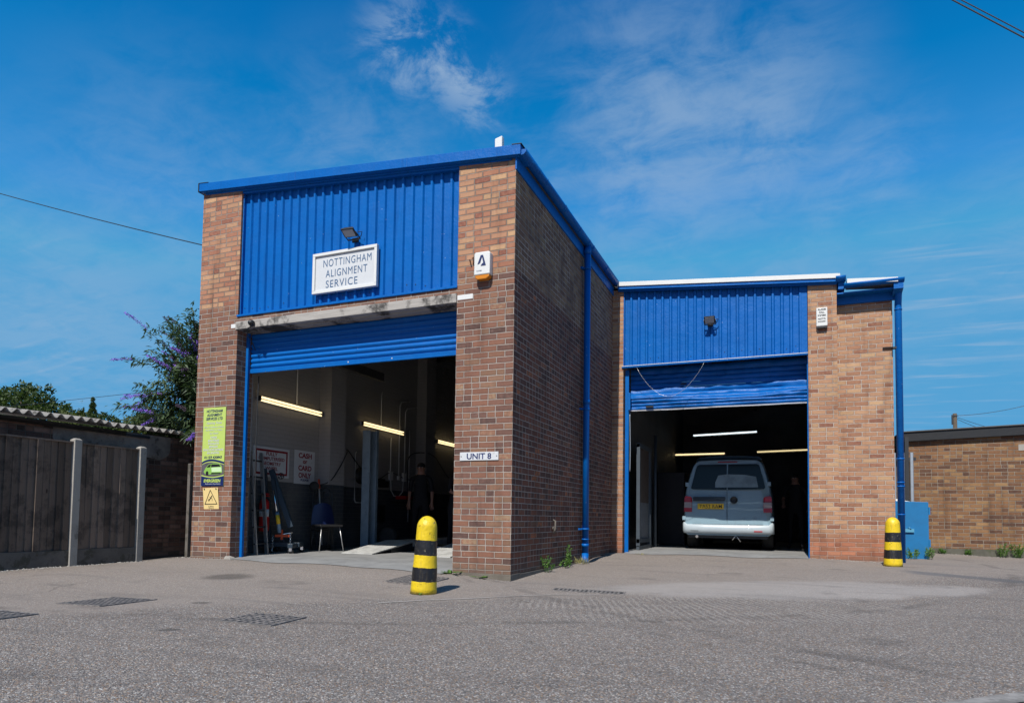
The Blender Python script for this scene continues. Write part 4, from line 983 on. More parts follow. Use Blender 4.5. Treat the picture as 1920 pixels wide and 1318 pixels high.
# alignment lift: columns, runways, ramps
LF = thing('vehicle_lift', 'grey four post vehicle lift with pale sloping drive-on ramps', 'vehicle lift', (-2.7, 3.5, .012))
def column(x, y, h=2.25):
    mb = MB(); mb.prism([(x - .10, y - .09), (x + .07, y - .09), (x + .07, y - .075), (x - .085, y - .075), (x - .085, y + .085), (x + .12, y + .085), (x + .12, y + .03), (x + .135, y + .03), (x + .135, y + .10), (x - .10, y + .10)], .03, h, 'z'); c_ = mb.build('column', M['steelblue'], LF)
    mb = MB(); mb.box(x - .2, x + .22, y - .16, y + .16, .012, .03); mb.build('base_plate', M['steelblue'], c_)
    return c_
for x, y in ((-4.24, 3.2), (-1.2, 3.3), (-4.24, 8.3), (-1.2, 8.3)): column(x, y)
for x0 in (-3.72, -2.30):
    mb = MB(); mb.hexa([(x0, 1.70, .014), (x0 + .60, 1.70, .014), (x0 + .60, 3.0, .165), (x0, 3.0, .165), (x0, 1.70, .026), (x0 + .60, 1.70, .026), (x0 + .60, 3.0, .192), (x0, 3.0, .192)]); mb.build('ramp', M['ramp'], LF)
    mb = MB(); mb.box(x0, x0 + .60, 3.03, 8.1, .10, .192); mb.build('runway', M['ramp'], LF)
    mb = MB(); mb.hexa([(x0 + .02, 2.3, .016), (x0 + .58, 2.3, .016), (x0 + .58, 3.0, .016), (x0 + .02, 3.0, .016), (x0 + .02, 2.3, .082), (x0 + .58, 2.3, .082), (x0 + .58, 3.0, .160), (x0 + .02, 3.0, .160)]); mb.build('ramp_support', M['dark'], LF)
mb = MB(); mb.box(-4.0, -1.3, 3.2, 3.3, .04, .098); mb.build('cross_beam', M['steelblue'], LF)
# wheel leaning at the foot of the column
tw = thing('spare_wheel', 'dark wheel standing at the foot of the lift column', 'wheel', (-4.0, 3.55, .012))
mb = MB(); mb.lathe([(.10, -.07), (.17, -.08), (.20, -.05), (.205, 0), (.20, .05), (.17, .08), (.10, .07)], (-4.0, 3.55, .22), 28, 'y'); mb.build('tyre', M['tyre'], tw)
mb = MB(); mb.lathe([(.03, -.03), (.10, -.04), (.10, .0), (.03, .01)], (-4.0, 3.55, .22), 20, 'y'); mb.build('rim', M['dark'], tw)

# folded engine crane
RC = 22.6
def loc_frame(o, rot): c, s_ = math.cos(R(rot)), math.sin(R(rot)); return (o, (c, s_, 0), (-s_, c, 0), (0, 0, 1))
EC = thing('engine_crane', 'folded dark blue engine crane with orange load bar and hanging chains', 'engine crane', (-4.66, 1.24, .012))
fr = loc_frame((-4.66, 1.24, .012), RC)
def bar(mb, a, b_, wd=.06, dp=.05):
    a, b_ = Vector(a), Vector(b_); d = (b_ - a).normalized(); s_ = d.cross(Vector((0, 1, 0)))
    if s_.length < .01: s_ = Vector((1, 0, 0))
    s_.normalize(); t_ = d.cross(s_).normalized(); s_ *= wd / 2; t_ *= dp / 2
    mb.hexa([tuple(a - s_ - t_), tuple(a + s_ - t_), tuple(a + s_ + t_), tuple(a - s_ + t_), tuple(b_ - s_ - t_), tuple(b_ + s_ - t_), tuple(b_ + s_ + t_), tuple(b_ - s_ + t_)])
mb = MB(fr); bar(mb, (-.16, .05, .12), (-.28, .05, 1.38), .085, .08); mb.build('mast', M['craneblue'], EC, bevel=.004)
mb = MB(fr); bar(mb, (-.13, -.02, 1.36), (.24, -.06, .42), .085, .07); mb.build('boom', M['craneblue'], EC, bevel=.004)
mb = MB(fr); bar(mb, (-.07, -.10, 1.2), (.10, -.10, .30), .055, .05); mb.build('inner_arm', M['craneblue'], EC)
mb = MB(fr); bar(mb, (-.42, .05, .14), (-.28, .10, .75), .03, .03); mb.build('brace', M['craneblue'], EC); mb = MB(fr); bar(mb, (-.10, .04, .70), (.12, .04, .12), .03, .03); mb.build('brace', M['craneblue'], EC)
mb = MB(fr); mb.box(-.38, .37, -.02, .10, .10, .17); mb.box(-.12, -.04, -.28, .30, .09, .16); mb.box(.26, .34, -.28, .30, .09, .16); mb.build('base_frame', M['craneblue'], EC, bevel=.004)
mb = MB(fr); mb.tube([(-.04, -.14, 1.02), (.03, -.14, .62)], .016, 10); mb.build('ram_rod', M['chrome'], EC)
mb = MB(fr); mb.tube([(.03, -.14, .66), (.08, -.14, .33)], .030, 12); rm = mb.build('ram_cylinder', simple('ram_blue', (.16, .25, .34), .35), EC)
mb = MB(fr); mb.tube([(.035, -.14, .62), (.058, -.14, .47)], .0315, 12); mb.build('warning_label', M['plate'], rm)
mb = MB(fr); mb.box(.0, .23, -.125, -.105, .262, .30); mb.box(.095, .125, -.13, -.10, .22, .38); mb.build('load_bar', M['orange'], EC)
mb = MB(fr); mb.tube([(-.07, -.11, .26), (.28, -.11, .34)], .009, 8); mb.build('spindle', M['chrome'], EC)
def chain(mb, x, y, z0, z1, link=.036, r=.0045):
    z = z0; k = 0
    while z > z1:
        a = (0 if k % 2 == 0 else math.pi / 2); pts = []
        for j in range(9):
            t_ = 2 * math.pi * j / 8; pts.append((x + math.cos(a) * .012 * math.cos(t_) + .008 * math.sin(z * 9), y + math.sin(a) * .012 * math.cos(t_), z + link * .5 * math.sin(t_)))
        mb.tube(pts, r, 5, False); z -= link * .72; k += 1
for x, z1 in ((-.05, -.0), (.24, .09)):
    mb = MB(fr); chain(mb, x, -.11, .27 if x < 0 else .31, z1 + .03); mb.build('chain', M['chrome'], EC)
for x, y in ((-.35, .03), (-.09, -.24), (.30, -.24), (.33, .26), (-.09, .26)):
    mb = MB(fr); mb.lathe([(.01, -.016), (.042, -.014), (.042, .014), (.01, .016)], (x, y, .045), 16, 'y'); c_ = mb.build('castor', M['dark'], EC); mb = MB(fr); mb.box(x - .022, x + .022, y - .024, y - .019, .04, .095); mb.box(x - .022, x + .022, y + .019, y + .024, .04, .095); mb.build('fork', M['chrome'], c_)
mb = MB(fr)
for k in range(5): a = k * 2 * math.pi / 5; mb.tube([(.035, -.03, 1.26), (.035 + .045 * math.cos(a), -.03, 1.26 + .045 * math.sin(a))], .008, 6)
mb.tube([(.035 + .048 * math.cos(k * math.pi / 8), -.03, 1.26 + .048 * math.sin(k * math.pi / 8)) for k in range(17)], .008, 6, False); mb.build('hand_wheel', M['black'], EC)
# dark sack trucks behind it
ST = thing('sack_truck', 'dark tubular sack truck stood on end behind the engine crane', 'sack truck', (-4.62, 2.25, .012))
fr = loc_frame((-4.62, 2.25, .012), RC); mb = MB(fr)
for x in (-.14, .02, .17): mb.tube([(x, 0, .05), (x, .04, .85), (x + .03, .06, 1.05)], .016, 8)
mb.tube([(-.14, 0, .35), (.17, 0, .35)], .014, 8); mb.tube([(-.14, .02, .65), (.17, .02, .65)], .014, 8); mb.tube([(.0, .05, 1.08), (.10, .05, 1.12), (.2, .05, 1.02), (.22, .04, .7), (.24, 0, .1)], .018, 8); mb.build('frame', M['dark'], ST)
mb = MB(fr); mb.lathe([(.02, -.02), (.085, -.025), (.085, .025), (.02, .02)], (-.12, .04, 1.14), 20, 'y'); mb.build('wheel', M['tyre'], ST)
mb = MB(fr); mb.box(-.16, .2, -.14, .03, .0, .012); mb.build('toe_plate', M['dark'], ST)
# ladder leaning just inside the left jamb
LD = thing('ladder', 'aluminium ladder leaning upright just inside the left door jamb', 'ladder', (-4.62, .62, .012))
for dx, dy in ((0, 0), (-.10, .34)):
    mb = MB(); mb.hexa([(-4.50 + dx, .55 + dy, .012), (-4.44 + dx, .55 + dy, .012), (-4.44 + dx, .575 + dy, .012), (-4.50 + dx, .575 + dy, .012), (-4.63 + dx, .50 + dy, 1.62), (-4.57 + dx, .50 + dy, 1.62), (-4.57 + dx, .525 + dy, 1.62), (-4.63 + dx, .525 + dy, 1.62)]); st_ = mb.build('stile', M['alu'], LD)
for k in range(6):
    z = .18 + k * .26; x = -4.47 - .13 * z / 1.6; y = .56 - .05 * z / 1.6; mb = MB(); mb.tube([(x, y - .02, z), (x - .10, y + .36, z)], .014, 10); mb.build('rung', M['dark'], LD)
FE = thing('fire_extinguisher', 'red fire extinguisher standing against the inside wall behind the ladder', 'fire extinguisher', (-4.80, 1.07, .36))
mb = MB(); mb.lathe([(.02, .36), (.075, .365), (.082, .40), (.082, .80), (.07, .86), (.03, .89), (.025, .92)], (-4.80, 1.07, 0), 24); bd = mb.build('body', M['red'], FE)
mb = MB(); mb.lathe([(.0835, .60), (.0835, .72)], (-4.80, 1.07, 0), 24); mb.build('label', M['sign_white'], bd, fix=False)
mb = MB(); mb.box(-4.83, -4.77, 1.05, 1.16, .93, .95); mb.box(-4.82, -4.78, 1.05, 1.15, .965, .98); mb.build('lever', M['red'], FE); mb = MB(); mb.tube([(-4.78, 1.07, .91), (-4.72, 1.10, .86), (-4.71, 1.10, .6)], .012, 8); mb.build('hose', M['black'], FE)
mb = MB(); mb.box(-4.955, -4.88, 1.02, 1.12, .33, .36); mb.build('bracket', M['dark'], FE)
# broom
BR = thing('broom', 'long handled broom with orange grips leaning on the grey wall', 'broom', (-4.72, 2.38, .012))
mb = MB(); mb.tube([(-4.64, 2.36, .10), (-4.80, 2.44, 1.18)], .013, 8); mb.build('handle', M['white'], BR); mb = MB(); mb.tube([(-4.79, 2.437, 1.12), (-4.815, 2.45, 1.29)], .019, 8); mb.build('grip', M['orange'], BR); mb = MB(); mb.tube([(-4.703, 2.39, .52), (-4.722, 2.40, .66)], .018, 8); mb.build('grip', M['orange'], BR)
mb = MB(); mb.box(-4.72, -4.58, 2.18, 2.54, .012, .10); mb.build('brush_head', M['dark'], BR)
# blue chair
CH = thing('chair', 'blue plastic chair with black seat and chrome legs by the grey wall', 'chair', (-4.30, 2.05, .012))
fr = loc_frame((-4.30, 2.05, .012), 60)
mb = MB(fr); mb.grid(lambda u, v: ((u - .5) * .42 * (1 - .25 * v * v), .17 + .05 * v - .05 * math.sin(math.pi * u), .44 + .40 * v - .05 * (2 * u - 1) ** 2 * v), 10, 8); bk_ = mb.build('backrest', simple('chair_blue', (.004, .014, .07), .5), CH, fix=False); sm_ = bk_.modifiers.new('thick', 'SOLIDIFY'); sm_.thickness = .012
mb = MB(fr); mb.box(-.21, .21, -.22, .17, .425, .465); mb.build('seat', M['black'], CH, bevel=.015)
for x, y in ((-.19, -.2), (.19, -.2), (-.19, .17), (.19, .17)): mb = MB(fr); mb.tube([(x * .85, y * .85, .43), (x * 1.15, y * 1.15, .0)], .008, 8); mb.build('leg', M['dark'] if y > 0 else M['alu'], CH)
# hose reel with yellow hose
HR = thing('hose_reel', 'black hose reel on the white wall with yellow hose hanging down', 'hose reel', (-4.86, 3.9, 1.45))
mb = MB(); mb.lathe([(.04, -.0), (.17, .0), (.17, .02), (.11, .03), (.11, .10), (.17, .11), (.17, .13), (.04, .13)], (-4.955, 3.92, 1.45), 24, 'x'); mb.build('drum', M['black'], HR)
mb = MB(); mb.tube([(-4.88, 4.03, 1.40), (-4.86, 4.02, 1.0), (-4.86, 4.01, .6), (-4.85, 4.03, .35)], .012, 8); mb.build('hose', simple('hose_yellow', (.55, .38, .02), .5), HR)
# conduits and boxes
def conduit(pts, r, label, mt='white'):
    mb = MB(); mb.tube(pts, r, 8); o = mb.build('wall_conduit', M[mt]); tag(o, label, 'conduit'); return o
conduit([(-4.94, 1.94, 2.60), (-4.94, 1.94, 3.9)], .012, 'thin conduit rising from the first strip light')
conduit([(-4.94, 4.63, 2.56), (-4.94, 4.63, 3.2), (-4.94, 4.66, 3.3)], .012, 'thin conduit rising from the second strip light')
conduit([(-4.93, 3.75, 1.92), (-4.93, 3.72, 1.88), (-4.93, 3.72, .95), (-4.93, 3.76, .90), (-4.93, 4.3, .90)], .013, 'white conduit dropping left of the lift column and turning right')
conduit([(-4.93, 5.02, 1.62), (-4.93, 5.02, 2.35)], .013, 'white conduit above the left junction box')
conduit([(-4.93, 5.36, 1.53), (-4.93, 5.36, 3.1), (-4.93, 5.42, 3.2), (-4.93, 5.8, 3.28)], .013, 'white conduit above the small socket, bending at the top')
conduit([(-4.93, 5.60, 1.62), (-4.93, 5.60, 3.0), (-4.93, 5.68, 3.1), (-4.93, 6.1, 3.18)], .013, 'white conduit above the right junction box, bending at the top')
conduit([(-4.93, 5.04, 1.42), (-4.93, 5.06, 1.20), (-4.93, 5.18, 1.08), (-4.93, 5.38, 1.07), (-4.93, 5.54, 1.18), (-4.93, 5.58, 1.42)], .014, 'U shaped conduit loop joining the two junction boxes')
conduit([(-4.93, 5.80, .5), (-4.93, 5.80, 2.6)], .012, 'tall white conduit beside the second wall pier')
for y, z, s_, lb in ((5.03, 1.52, .10, 'white junction box on the left of the conduit loop'), (5.59, 1.52, .10, 'white junction box on the right of the conduit loop'), (5.36, 1.49, .05, 'small white socket between the two junction boxes')):
    mb = MB(); mb.box(-4.955, -4.90, y - s_ * .6, y + s_ * .6, z - s_, z + s_ * .9); tag(mb.build('junction_box', M['white'], bevel=.006), lb, 'junction box')
def cable(pts, r, label, mt='black', name='wall_cable', sub=6):
    P_ = [Vector(q) for q in pts]; out = []
    for i in range(len(P_) - 1):
        p0, p1, p2, p3 = P_[max(i - 1, 0)], P_[i], P_[i + 1], P_[min(i + 2, len(P_) - 1)]
        for k in range(sub):
            t_ = k / sub; out.append(.5 * ((2 * p1) + (p2 - p0) * t_ + (2 * p0 - 5 * p1 + 4 * p2 - p3) * t_ ** 2 + (3 * p1 - p0 - 3 * p2 + p3) * t_ ** 3))
    out.append(P_[-1]); mb = MB(); mb.tube(out, r, 6); return tag(mb.build(name, M[mt]), label, 'cable')
cable([(-4.92, 2.45, 1.17), (-4.72, 2.62, 1.25), (-4.68, 2.85, 1.5), (-4.69, 3.1, 1.82), (-4.9, 3.4, 1.93), (-4.9, 3.65, 1.75), (-4.88, 3.85, 1.58)], .010, 'black cable swooping over the first wall pier to the hose reel')
cable([(-4.9, 4.0, 1.5), (-4.92, 4.5, 1.40), (-4.92, 5.0, 1.58), (-4.92, 5.5, 1.50), (-4.92, 6.0, 1.45)], .009, 'black cable sagging along the white wall across the junction boxes')
cable([(-4.92, 5.74, .8), (-4.92, 5.74, 1.4), (-4.9, 5.76, 2.0), (-4.72, 6.2, 2.12), (-4.69, 6.6, 2.05), (-4.9, 7.2, 1.95), (-4.9, 7.8, 1.6), (-4.9, 8.8, 1.5)], .010, 'black cable looped over the second wall pier')
cable([(-4.34, .36, 2.74), (-4.35, .36, 1.6), (-4.33, .37, .30)], .008, 'dark shutter chain hanging beside the left jamb', 'dark', 'shutter_chain')
mb = MB(); mb.box(-4.955, -4.60, 5.0, 6.1, .98, 1.0); sh_ = mb.build('wall_shelf', M['dark']); tag(sh_, 'dark wall shelf carrying a red tray', 'shelf')
mb = MB(); mb.box(-4.93, -4.66, 5.25, 5.75, 1.001, 1.08); tag(mb.build('tool_tray', M['red'], bevel=.005), 'red tool tray on the dark wall shelf', 'tray')
mb = MB(); mb.box(-4.955, -4.80, 4.35, 4.78, 1.24, 1.38); mb.box(-4.95, -4.84, 4.42, 4.7, 1.381, 1.42); tag(mb.build('tool_holder', M['black'], bevel=.01), 'black tool holder fixed at the grey paint line', 'tool holder')
mb = MB(); mb.box(-4.955, -4.94, 4.52, 4.86, .50, .86); tag(mb.build('notice_board', M['black']), 'small black notice board on the grey lower wall', 'notice board')

# ------------------------------------------------------------------ people, dim inside
def person(label, loc, rot, pose, hat=True, scale=1.0, shirt='shirt'):
    """one continuous skinned body, posed by joint positions (metres, facing -Y)"""
    J = {}; E_ = []; RAD = {}
    def j(n, p, r): J[n] = Vector(p); RAD[n] = r if isinstance(r, tuple) else (r, r)
    lean = pose.get('lean', 0); hd = pose.get('head', (0, -.03, 0))
    j('pelvis', (0, 0, .95), (.155, .115)); j('waist', (0, -.01 - lean * .2, 1.08), (.15, .11)); j('chest', (0, -.02 - lean * .6, 1.28), (.175, .125)); j('neckb', (0, -.01 - lean, 1.45), (.085, .075)); j('neck', (hd[0] * .4, -.01 - lean * 1.1, 1.52), (.058, .062))
    j('headm', (hd[0], hd[1] - lean * 1.25, 1.62 + hd[2]), (.076, .092)); j('headt', (hd[0] * 1.2, hd[1] - lean * 1.25 + .01, 1.70 + hd[2]), (.070, .085))
    for a, b_ in (('pelvis', 'waist'), ('waist', 'chest'), ('chest', 'neckb'), ('neckb', 'neck'), ('neck', 'headm'), ('headm', 'headt')): E_.append((a, b_))
    for s_, k in ((-1, 'r'), (1, 'l')):
        j('hip' + k, (s_ * .10, 0, .90), (.095, .10)); j('knee' + k, (s_ * .12, -.03, .50), (.062, .066)); j('ank' + k, (s_ * .13, .02, .09), .045); j('toe' + k, (s_ * .15, -.15, .045), (.045, .032))
        E_.extend([('pelvis', 'hip' + k), ('hip' + k, 'knee' + k), ('knee' + k, 'ank' + k), ('ank' + k, 'toe' + k)])
        el, wr = pose['elbow' + k], pose['wrist' + k]
        j('sh' + k, (s_ * .19, -.01 - lean * .9, 1.42), .062); j('el' + k, el, .043); j('wr' + k, wr, .028)
        d = (Vector(wr) - Vector(el)).normalized(); side = d.cross(Vector((0, 1, 0))); side = side.normalized() if side.length > .1 else Vector((1, 0, 0))
        pc = Vector(wr) + d * .055; j('palm' + k, pc, (.036, .018)); E_.extend([('neckb', 'sh' + k), ('sh' + k, 'el' + k), ('el' + k, 'wr' + k), ('wr' + k, 'palm' + k)])
        for i in range(4):
            o_ = side * (-.028 + .019 * i); L_ = (.065, .075, .07, .055)[i]; curl = Vector((0, -.02, 0))
            j('f%d1%s' % (i, k), pc + d * (.03 + L_ * .45) + o_ * 1.1, .0088); j('f%d2%s' % (i, k), pc + d * (.03 + L_) + o_ * 1.15 + curl, .0075); E_.extend([('palm' + k, 'f%d1%s' % (i, k)), ('f%d1%s' % (i, k), 'f%d2%s' % (i, k))])
        j('th1' + k, Vector(wr) + d * .05 - side * .045 + Vector((0, -.012, 0)), .0105); j('th2' + k, Vector(wr) + d * .085 - side * .052 + Vector((0, -.022, 0)), .0085); E_.extend([('wr' + k, 'th1' + k), ('th1' + k, 'th2' + k)])
    names = list(J); me = bpy.data.meshes.new('person'); me.from_pydata([tuple(J[n]) for n in names], [(names.index(a), names.index(b_)) for a, b_ in E_], [])
    o = bpy.data.objects.new('tmp', me); COL.objects.link(o); md = o.modifiers.new('s', 'SKIN'); md.use_smooth_shade = True; o.modifiers.new('ss', 'SUBSURF').levels = 1
    for i, n in enumerate(names): me.skin_vertices[0].data[i].radius = RAD[n]; me.skin_vertices[0].data[i].use_root = (n == 'pelvis')
    dg = bpy.context.evaluated_depsgraph_get(); bm_ = bpy.data.meshes.new_from_object(o.evaluated_get(dg)); bpy.data.objects.remove(o)
    bm_.materials.clear(); bm_.materials.append(M['skin']); bm_.materials.append(M[shirt]); bm_.materials.append(M['trousers'])
    def arm_d(c, k):
        a = J['el' + k]; b2_ = J['palm' + k]; d_ = b2_ - a; tt = (c - a).dot(d_) / d_.length_squared
        if tt < 0: return 9
        return (c - (a + d_ * min(tt, 1.6))).length
    for p_ in bm_.polygons:
        c = p_.center; p_.use_smooth = True
        near_arm = any(arm_d(c, k) < .062 for k in 'rl')
        if c.z < .98 and abs(c.x) < .27 and not near_arm: p_.material_index = 2
        elif c.z < 1.49 and not near_arm: p_.material_index = 1
    r_ = thing('person', label, 'person', loc); r_.rotation_euler = (0, 0, R(rot)); r_.scale = (scale,) * 3
    b_ = bpy.data.objects.new('body', bm_); COL.objects.link(b_); b_.parent = r_
    H = J['headm']; mb = MB()
    mb.tube([tuple(H + Vector((0, -.085, .012))), tuple(H + Vector((0, -.108, -.018))), tuple(H + Vector((0, -.094, -.030)))], [.010, .014, .010], 8)
    q = mb.build('nose', M['skin']); q.parent = r_
    for s_ in (-1, 1):
        mb = MB(); mb.lathe([(.004, -.012), (.014, -.006), (.014, .006), (.004, .012)], tuple(H + Vector((s_ * .078, .0, .0))), 10, 'x'); q = mb.build('ear', M['skin']); q.parent = r_
        mb = MB(); mb.lathe([(.002, -.010), (.010, -.006), (.010, .004)], tuple(H + Vector((s_ * .030, -.078, .022))), 10, 'y'); q = mb.build('eye', M['white']); q.parent = r_
    mb = MB(); mb.box(H.x - .024, H.x + .024, H.y - .088, H.y - .080, H.z - .052, H.z - .045); q = mb.build('mouth', M['darkred']); q.parent = r_
    mb = MB()
    if hat:
        mb.lathe([(.083, .03), (.084, .06), (.070, .10), (.035, .122), (.003, .126)], tuple(H), 20); mb.smooth = True; mb.poly([(H.x + .075 * math.cos(a), H.y - .02 + (-.155 if 1 else 0) * abs(math.sin(a)) , H.z + .045 - .02 * abs(math.sin(a))) for a in [math.pi * k / 10 for k in range(11)]]); q = mb.build('cap', M['black']); q.parent = r_
    else:
        mb.lathe([(.082, .035), (.082, .06), (.070, .095), (.035, .112), (.003, .115)], tuple(H + Vector((0, .012, 0))), 20); q = mb.build('hair', simple('short_hair', (.02, .015, .012), .8)); q.parent = r_
    return r_
person('person in dark cap and polo shirt facing out, arms hanging, behind the bollard', (-3.98, 4.72, .012), 24, dict(elbowr=(-.235, .02, 1.14), wristr=(-.235, -.05, .90), elbowl=(.235, .02, 1.14), wristl=(.245, -.07, .90)), True, 1.0)
person('bareheaded person in dark shirt bending forward to look at something held', (-2.95, 4.30, .012), 60, dict(lean=.12, head=(.02, -.05, -.04), elbowr=(-.24, -.16, 1.14), wristr=(-.12, -.38, 1.10), elbowl=(.24, -.16, 1.14), wristl=(.10, -.38, 1.12)), False, .97)
person('person in dark work clothes standing in the gloom right of the van', (3.28, 8.9, .032), -10, dict(lean=.05, elbowr=(-.27, -.05, 1.15), wristr=(-.22, -.25, 1.02), elbowl=(.28, .0, 1.14), wristl=(.30, -.1, .92)), True, .96)

# ------------------------------------------------------------------ the van, seen from behind
VX, VY, VZ = 1.955, 6.95, .012
VAN = thing('camper_van', 'grey blue camper van parked tail outwards in the open workshop', 'van', (VX, VY, VZ))
M['vanpaint'] = simple('van_grey', (.22, .325, .385), .38, nscale=3, namt=.12, coat=.3, dirt=((.17, .22, .25), 4, .56, .5))
M['vanred'] = simple('lamp_red', (.36, .004, .008), .15); M['vanclear'] = simple('lamp_clear', (.30, .24, .23), .12); M['vantrim'] = simple('van_trim', (.02, .022, .025), .4)
SEC = [(.0, .32), (.80, .32), (.855, .36), (.87, .50), (.875, .80), (.868, 1.05), (.840, 1.28), (.785, 1.52), (.715, 1.76), (.66, 1.845), (.58, 1.88), (.0, 1.90)]
def half_w(z):
    for (a, za), (b_, zb) in zip(SEC[1:], SEC[2:]):
        if za <= z <= zb and zb > za: return a + (b_ - a) * (z - za) / (zb - za)
    return .6
mb = MB(); mb.smooth = True
full = SEC + [(-a, z) for a, z in SEC[::-1][1:-1]]
stations = [(.0, .955, .0), (.015, .975, .005), (.05, .99, .01), (.12, 1.0, .015), (.4, 1.0, .015), (2.8, 1.0, .015), (3.6, .99, .0), (4.3, .94, -.25), (4.6, .9, -.6)]
def rear_y(z): return .0 if z < 1.05 else (z - 1.05) * .20
rings = []
for y, k, dz in stations:
    ring = []
    for a, z in full:
        zz = z if z < 1.2 else (min(z, z + min(dz, 0) * (z - 1.2) / .7)); ring.append(mb.p(VX + a * k, VY + y + (rear_y(z) * max(0, 1 - y / 1.2)), VZ + .32 + (zz - .32) * (1 if y > .1 else .995)))
    rings.append(ring)
n = len(full)
for A, B_ in zip(rings, rings[1:]):
    for i in range(n): mb.face((A[i], A[(i + 1) % n], B_[(i + 1) % n], B_[i]))
# rear panel as strips following the slope
mb.smooth = False; zl = [.32, .5, .8, 1.05, 1.28, 1.52, 1.76, 1.845, 1.88]
mb.face(rings[0][::-1]); mb.face(rings[-1])
VB = mb.build('body', M['vanpaint'], VAN, fix=True)
def RF(x, z, out=.0):      # a point on the rear face
    return (VX + x, VY + rear_y(z) - out, VZ + z)
def rear_patch(pts, out, name, mt, parent, thick=.0):
    mb = MB(); A = [mb.p(*RF(x, z, out)) for x, z in pts]; mb.face(A)
    if thick:
        B_ = [mb.p(*RF(x, z, out - thick)) for x, z in pts]; mb.face(B_[::-1])
        for i in range(len(A)): mb.face((A[i], A[(i + 1) % len(A)], B_[(i + 1) % len(A)], B_[i]))
    return mb.build(name, mt, parent, fix=bool(thick))
def rounded(x0, x1, z0, z1, r, top_in=0, n=5):
    out = []
    for cx_, cz_, a0 in ((x0 + r, z0 + r, 180), (x1 - r, z0 + r, 270), (x1 - r, z1 - r, 0), (x0 + r, z1 - r, 90)):
        for k in range(n + 1):
            a = R(a0 + 90 * k / n); x = cx_ + r * math.cos(a); z = cz_ + r * math.sin(a); f = (z - z0) / (z1 - z0); x += top_in * f * (1 if x < (x0 + x1) / 2 else -1); out.append((x, z))
    return out
rear_patch(rounded(-.72, -.008, 1.27, 1.80, .07, 0) if False else [(-.725, 1.30), (-.69, 1.275), (-.012, 1.262), (-.012, 1.795), (-.56, 1.795), (-.61, 1.77), (-.635, 1.70)], .012, 'rear_window', M['glassdark'], VAN, .02)
rear_patch([(.012, 1.262), (.70, 1.275), (.735, 1.30), (.64, 1.70), (.615, 1.77), (.565, 1.795), (.012, 1.795)], .012, 'rear_window', M['glassdark'], VAN, .02)
cur = rear_patch([(-.24, 1.31), (-.235, 1.42), (-.18, 1.56), (-.012, 1.585), (.0, 1.585), (.34, 1.57), (.56, 1.53), (.60, 1.31)], .0145, 'window_curtain', simple('curtain', (.26, .35, .40), .8, nscale=6, namt=.6), VAN)
text('lettering', 'MILLA  WEEKENDER  CAMPERS', ((VX, VY + rear_y(1.33), VZ), (1, 0, 0), (0, .10, 1), (0, -1, 0)), -.05, 1.335, 1.10, .045, simple('window_letter', (.30, .33, .34), .5), VAN, .0, depth=.022) if False else None
mb = MB(); mb.box(VX - .004, VX + .004, VY - .0095, VY + .01, VZ + .56, VZ + 1.26); mb.build('door_seam', M['vantrim'], VAN)
rear_patch([(-.68, 1.04), (-.66, 1.03), (-.05, 1.03), (-.03, 1.05), (-.03, 1.10), (-.05, 1.115), (-.66, 1.115), (-.68, 1.10)], .030, 'handle_strip', M['vantrim'], VAN, .03)
pl_ = rear_patch([(-.585, .86), (-.065, .86), (-.065, .975), (-.585, .975)], .018, 'number_plate', M['plate'], VAN, .012)
text('lettering', 'TA53 RAM', ((VX, VY, VZ), (1, 0, 0), (0, 0, 1), (0, -1, 0)), -.325, .9175, .45, .078, M['black'], pl_, .006, depth=.0195)
mb = MB((RF(.135, 1.05, .010), (1, 0, 0), (0, 0, 1), (0, -1, 0))); mb.lathe([(.074, 0), (.074, .008), (.064, .014), (.060, .008), (.002, .008)], (0, 0, 0), 28); bdg = mb.build('badge', M['vantrim'], VAN)
mb = MB((RF(.135, 1.05, .020), (1, 0, 0), (0, 0, 1), (0, -1, 0)))
for a, b_ in (((-.022, .052), (0, .008)), ((.022, .052), (0, .008)), ((-.046, .028), (-.022, -.046)), ((.046, .028), (.022, -.046)), ((-.022, -.046), (0, -.002)), ((.022, -.046), (0, -.002))): mb.tube([(a[0], a[1], 0), (b_[0], b_[1], 0)], .0045, 6)
mb.build('emblem', M['dark'], bdg)
for s_ in (-1, 1):
    o_ = thing('tail_light', None, None); bpy.data.objects.remove(o_)
    xo, xi = (.862, .70)
    base = rear_patch([(s_ * xo, .80), (s_ * xi, .80), (s_ * xi, 1.08), (s_ * (xi + .03), 1.12), (s_ * (xo - .04), 1.135), (s_ * (xo - .01), 1.10)], .022, 'tail_light', M['vanred'], VAN, .06)
    rear_patch([(s_ * (xo - .005), .885), (s_ * (xi + .004), .885), (s_ * (xi + .004), 1.0), (s_ * (xo - .007), 1.0)], .025, 'clear_lens', M['vanclear'], base, .004)
    for z in (1.37, .66): mb = MB(); x = s_ * (half_w(z) - .012); mb.box(VX + x - .035, VX + x + .035, VY + rear_y(z) - .018, VY + rear_y(z) + .05, VZ + z - .035, VZ + z + .05); mb.build('door_hinge', M['vanpaint'], VAN, bevel=.006)
rear_patch([(-.20, 1.835), (.20, 1.835), (.19, 1.855), (-.19, 1.855)], .012, 'brake_light', M['vanred'], VAN, .02)
mb = MB(); mb.smooth = True
bp = [(-.93, .44), (-.935, .38), (-.90, .35), (.90, .35), (.935, .38), (.93, .44)]
def bump_ring(y, s1_, z_lo, z_hi): return [(VX - .885 * s1_, VY + y, VZ + z_lo), (VX + .885 * s1_, VY + y, VZ + z_lo), (VX + .885 * s1_, VY + y, VZ + z_hi), (VX - .885 * s1_, VY + y, VZ + z_hi)]
prof = [(-.045, .36), (-.085, .39), (-.095, .45), (-.088, .515), (-.06, .54), (.0, .545)]
